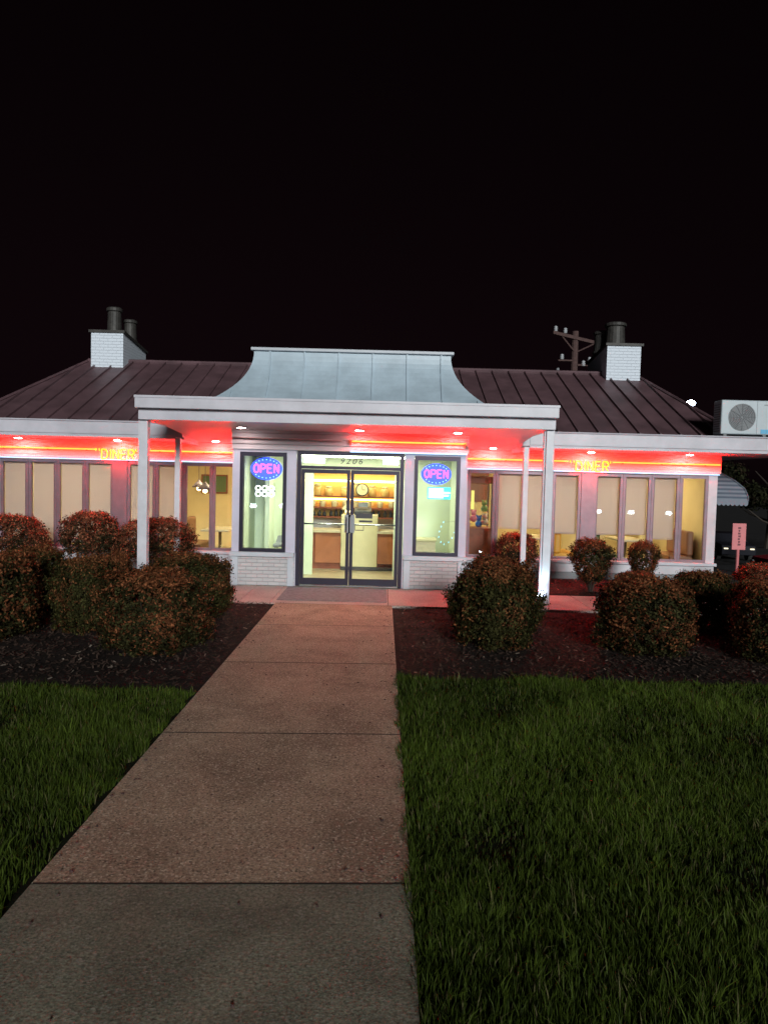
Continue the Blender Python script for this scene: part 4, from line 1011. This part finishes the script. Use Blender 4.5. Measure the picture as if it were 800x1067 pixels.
# ------------------------------------------------------------------ plants
def leafcloud(name, n, shape, size, tones, seed, gap=0.0):
    """many leaf faces through the outer volume of a clipped shape; shape(u) gives surface points and normals"""
    g = np.random.default_rng(seed); P, N = shape(g, n)
    nc = max(n//14, 60); ci = g.integers(0, nc, n)          # leaves gather in small sprays
    P = P*.35 + P[ci]*.65 if False else P[ci] + g.normal(0, 1, (n, 3))*size*1.15 + N[ci]*(g.random(n)**2*size*2.2)[:, None]; N = N[ci]
    n = len(P)
    q = N + g.normal(0, .55, (n, 3)); q /= np.linalg.norm(q, axis=1)[:, None]
    a = np.cross(q, g.normal(0, 1, (n, 3))); a /= np.linalg.norm(a, axis=1)[:, None]; b = np.cross(q, a)
    L = size * g.uniform(.65, 1.3, n)[:, None]; W = L * g.uniform(.4, .6, n)[:, None]
    V = np.empty((n, 4, 3)); V[:, 0] = P - a*L; V[:, 1] = P - b*W + q*L*.15; V[:, 2] = P + a*L; V[:, 3] = P + b*W + q*L*.15
    me = bpy.data.meshes.new(name); me.vertices.add(n*4); me.vertices.foreach_set('co', V.ravel())
    me.loops.add(n*4); me.loops.foreach_set('vertex_index', np.arange(n*4, dtype=np.int32))
    me.polygons.add(n); me.polygons.foreach_set('loop_start', np.arange(0, n*4, 4, dtype=np.int32)); me.update(calc_edges=True)
    t = np.ones((n, 4)); k = g.random(n)
    # patches of new reddish growth, plus neon light painted on the tops
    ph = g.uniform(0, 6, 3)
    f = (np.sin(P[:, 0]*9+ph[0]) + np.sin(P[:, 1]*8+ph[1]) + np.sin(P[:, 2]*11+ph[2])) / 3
    spray = g.random(nc)[ci]; zz = (P[:, 2]-P[:, 2].min())/max(np.ptp(P[:, 2]), .01); new = np.clip((zz-.72)*3, 0, 1)   # new: neon light on the tops painted into leaf colour, rustier with height
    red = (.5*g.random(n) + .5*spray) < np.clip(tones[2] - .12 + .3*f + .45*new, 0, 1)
    c = np.where(red[:, None], np.array(tones[1]), np.array(tones[0])) * ((0.35 + 1.2*k**1.7)*(1 + .6*new*red)*(.55 + .9*g.random(nc)[ci]))[:, None]  # new*red: painted neon light, brighter toward the tops
    t[:, :3] = c
    at = me.color_attributes.new('tone', 'FLOAT_COLOR', 'POINT'); at.data.foreach_set('color', np.repeat(t, 4, axis=0).ravel())
    me.materials.append(M['tone'])
    return me
def clipped(ex, ez, taper=0.0, depth=.24, hang=0.0, rough=.06):
    """superellipsoid, unit half-widths 1 in x,y and height 0..1 ; scaled later"""
    def f(g, n):
        d = g.normal(0, 1, (n, 3)); d /= np.linalg.norm(d, axis=1)[:, None]
        d[:, 2] = np.where(d[:, 2] < -.75, -d[:, 2], d[:, 2])
        e = ex; r = (np.abs(d[:, 0])**e + np.abs(d[:, 1])**e + np.abs(d[:, 2])**ez)**(-1/((e+ez)/2))
        ph = g.uniform(0, 6, 6)
        bump = rough*(np.sin(d[:, 0]*5+ph[0])*np.sin(d[:, 2]*5+ph[1]) + .7*np.sin(d[:, 1]*9+ph[2]+d[:, 0]*7) + .5*np.sin(d[:, 2]*13+ph[3]+d[:, 0]*11)) 
        rr = r*(1+bump)*(1-depth*g.random(n)**1.6) + np.where(g.random(n) < .05, g.uniform(0, .07, n), 0)
        P = d*rr[:, None]; P[:, 2] = (P[:, 2]+1)/2
        if taper: s = 1 - taper*(1-np.clip(P[:, 2], 0, 1)); P[:, 0] *= s; P[:, 1] *= s
        return P, d
    return f
GT = ((.030, .028, .010), (.135, .048, .020), .57)
def bush_proto(name, label, w, d, h, n, shape, size, z0=0.0, tones=GT, seed=1, stems=5):
    """w,d,h in metres; foliage from z0 up"""
    t = thing(name, (0, 0, 0), label, 'bush')
    def sh(g, n):
        P, N = shape(g, n); P = P * np.array([w/2, d/2, h-z0]); P[:, 2] += z0; return P, N
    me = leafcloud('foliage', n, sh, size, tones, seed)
    o = bpy.data.objects.new('foliage', me); col.objects.link(o); o.parent = t
    mb = MB(); rr = random.Random(seed)
    for i in range(stems):
        a = rr.uniform(0, 6.28); top = z0 + (h-z0)*.75; R_ = w*.28
        mb.tube([(rr.uniform(-.04, .04), rr.uniform(-.04, .04), -.06), (math.cos(a)*R_*.3, math.sin(a)*R_*.3, max(z0, .1)), (math.cos(a)*R_, math.sin(a)*R_, top)], [.022, .016, .006], 6)
    mb.build('stem', M['bark'], t)
    KIDS[t.name] = children(t); return t
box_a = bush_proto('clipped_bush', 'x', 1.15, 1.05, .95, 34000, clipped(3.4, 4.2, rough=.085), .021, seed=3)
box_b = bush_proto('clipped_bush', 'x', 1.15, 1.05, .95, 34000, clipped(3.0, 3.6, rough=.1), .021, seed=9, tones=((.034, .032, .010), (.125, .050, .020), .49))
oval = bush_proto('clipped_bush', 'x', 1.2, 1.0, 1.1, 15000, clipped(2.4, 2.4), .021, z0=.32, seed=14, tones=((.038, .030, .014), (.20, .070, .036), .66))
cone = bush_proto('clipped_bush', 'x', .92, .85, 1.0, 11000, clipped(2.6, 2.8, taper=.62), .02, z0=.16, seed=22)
for k_, o_ in (('a', box_a), ('b', box_b)): pass
N_ = {}
def bush(proto, x, y, sc, rz, lab, grp):
    n = N_.get(proto.name, 0); N_[proto.name] = n+1
    place(proto, n, (x, y, -.02), rz, sc, lab, grp)
FG, BG = 'clipped reddish bushes in the front mulch beds', 'clipped bushes against the diner wall'
# front beds
bush(box_a, -4.66, 8.35, (.92, 1, .98), .3, 'large clipped bush cut by the left edge of the photo, front row', FG)
bush(box_b, -3.64, 8.75, (.62, .7, .90), 1.1, 'narrow clipped bush between the two big bushes of the left front bed', FG)
bush(box_a, -2.56, 7.95, (.92, .95, .88), 2.4, 'broad clipped bush nearest the walkway in the left front bed', FG)
bush(box_b, -2.68, 9.85, (.95, .9, .86), .2, 'clipped bush beside the pavement left of the entrance, behind the broad one', FG)
bush(box_a, -3.68, 9.7, (.40, .6, .84), 4.0, 'small clipped bush at the foot of the left front canopy post', FG)
bush(box_b, -4.9, 9.9, (.9, .8, .88), 3.3, 'clipped bush mostly hidden behind the leftmost big bush', FG)
bush(box_b, 1.37, 8.55, (.88, .9, .90), 2.0, 'round clipped bush nearest the walkway in the right front bed', FG)
bush(box_a, 1.62, 9.85, (.85, .85, .90), 5.0, 'clipped bush peeping over the round one in the right front bed', FG)
bush(box_a, 3.18, 8.45, (.94, .95, .86), 1.0, 'widest clipped bush in the middle of the right front bed', FG)
bush(box_b, 4.42, 9.7, (.64, .7, .80), .9, 'narrow low bush behind and between the two right bushes', FG)
bush(box_a, 4.62, 8.2, (.8, .95, .88), 2.9, 'clipped bush cut by the right edge of the photo, front row', FG)
# by the wall
bush(oval, -7.0, 13.5, (.93, .9, .98), .4, 'low clipped oval bush under the leftmost windows', BG)
bush(oval, -5.50, 13.4, (1.22, 1, 1.07), 2.1, 'widest oval bush under the left neon sign', BG)
bush(oval, -4.22, 13.2, (1.16, 1, 1.0), 3.7, 'oval bush behind the left canopy posts', BG)
bush(oval, 2.65, 13.95, (.95, .7, .86), 1.0, 'oval bush behind the right canopy posts', BG)
bush(cone, 3.80, 12.85, (1.0, 1, .93), .5, 'top heavy bush narrowing to its stem, right of the right canopy posts', BG)
bush(cone, 4.92, 13.3, (.72, .72, .88), 2.5, 'smallest bush on a thin stem under the windows right of the pier', BG)
bush(oval, 6.95, 12.95, (.9, .8, .52), 4.4, 'low bush at the right corner of the diner', BG)
bush(cone, 4.55, 12.6, (.85, .8, .42), 3.0, 'low spreading reddish shrub below the smallest wall bush', BG)

def tree(x, y, h, w, seed, lab):
    zb = gz(x, y); t = thing('tree', (x, y, zb), lab, 'tree', 'dark trees beyond the car park'); rr = random.Random(seed)
    mb = MB(); mb.tube([(0, 0, -.3), (.1, 0, h*.3), (.0, .1, h*.7)], [.22, .16, .06], 8)
    ends = []
    for i in range(9):
        a = i*2.4; z = h*(.25+.05*i); e = (math.cos(a)*w*.36, math.sin(a)*w*.36, z+h*.18); ends.append(e)
        mb.tube([(0, 0, z), (e[0]*.5, e[1]*.5, z+h*.06), e], [.08, .05, .02], 6)
    tr = mb.build('trunk', M['bark'], None); tr.parent = t
    def sh(g, n):
        cs = [(g.uniform(-.36, .36)*w, g.uniform(-.36, .36)*w, h*g.uniform(.3, .9), g.uniform(.5, 1.05)) for _ in range(34)]
        P = []; Nn = []
        for cx, cy, cz, r_ in cs:
            k = n//34; d = g.normal(0, 1, (k, 3)); d /= np.linalg.norm(d, axis=1)[:, None]
            P.append(np.array([cx, cy, cz]) + d*(r_*g.uniform(.45, 1.05, k))[:, None]*np.array([1.1, 1.1, .7])); Nn.append(d)
        return np.concatenate(P), np.concatenate(Nn)
    me = leafcloud('crown', 11000, sh, .09, ((.016, .017, .007), (.022, .015, .009), .3), seed)
    o = bpy.data.objects.new('crown', me); col.objects.link(o); o.parent = t
tree(19.0, 33.5, 6.5, 5.5, 5, 'dark leafy tree under the right end of the eave')
tree(25.0, 46, 6.0, 6.0, 6, 'farthest dark tree at the right edge')
tree(27.5, 41, 7.2, 6, 8, 'dark tree beyond the red car at the right edge')

for o in bpy.data.objects:
    if '_o' in o: del o['_o']
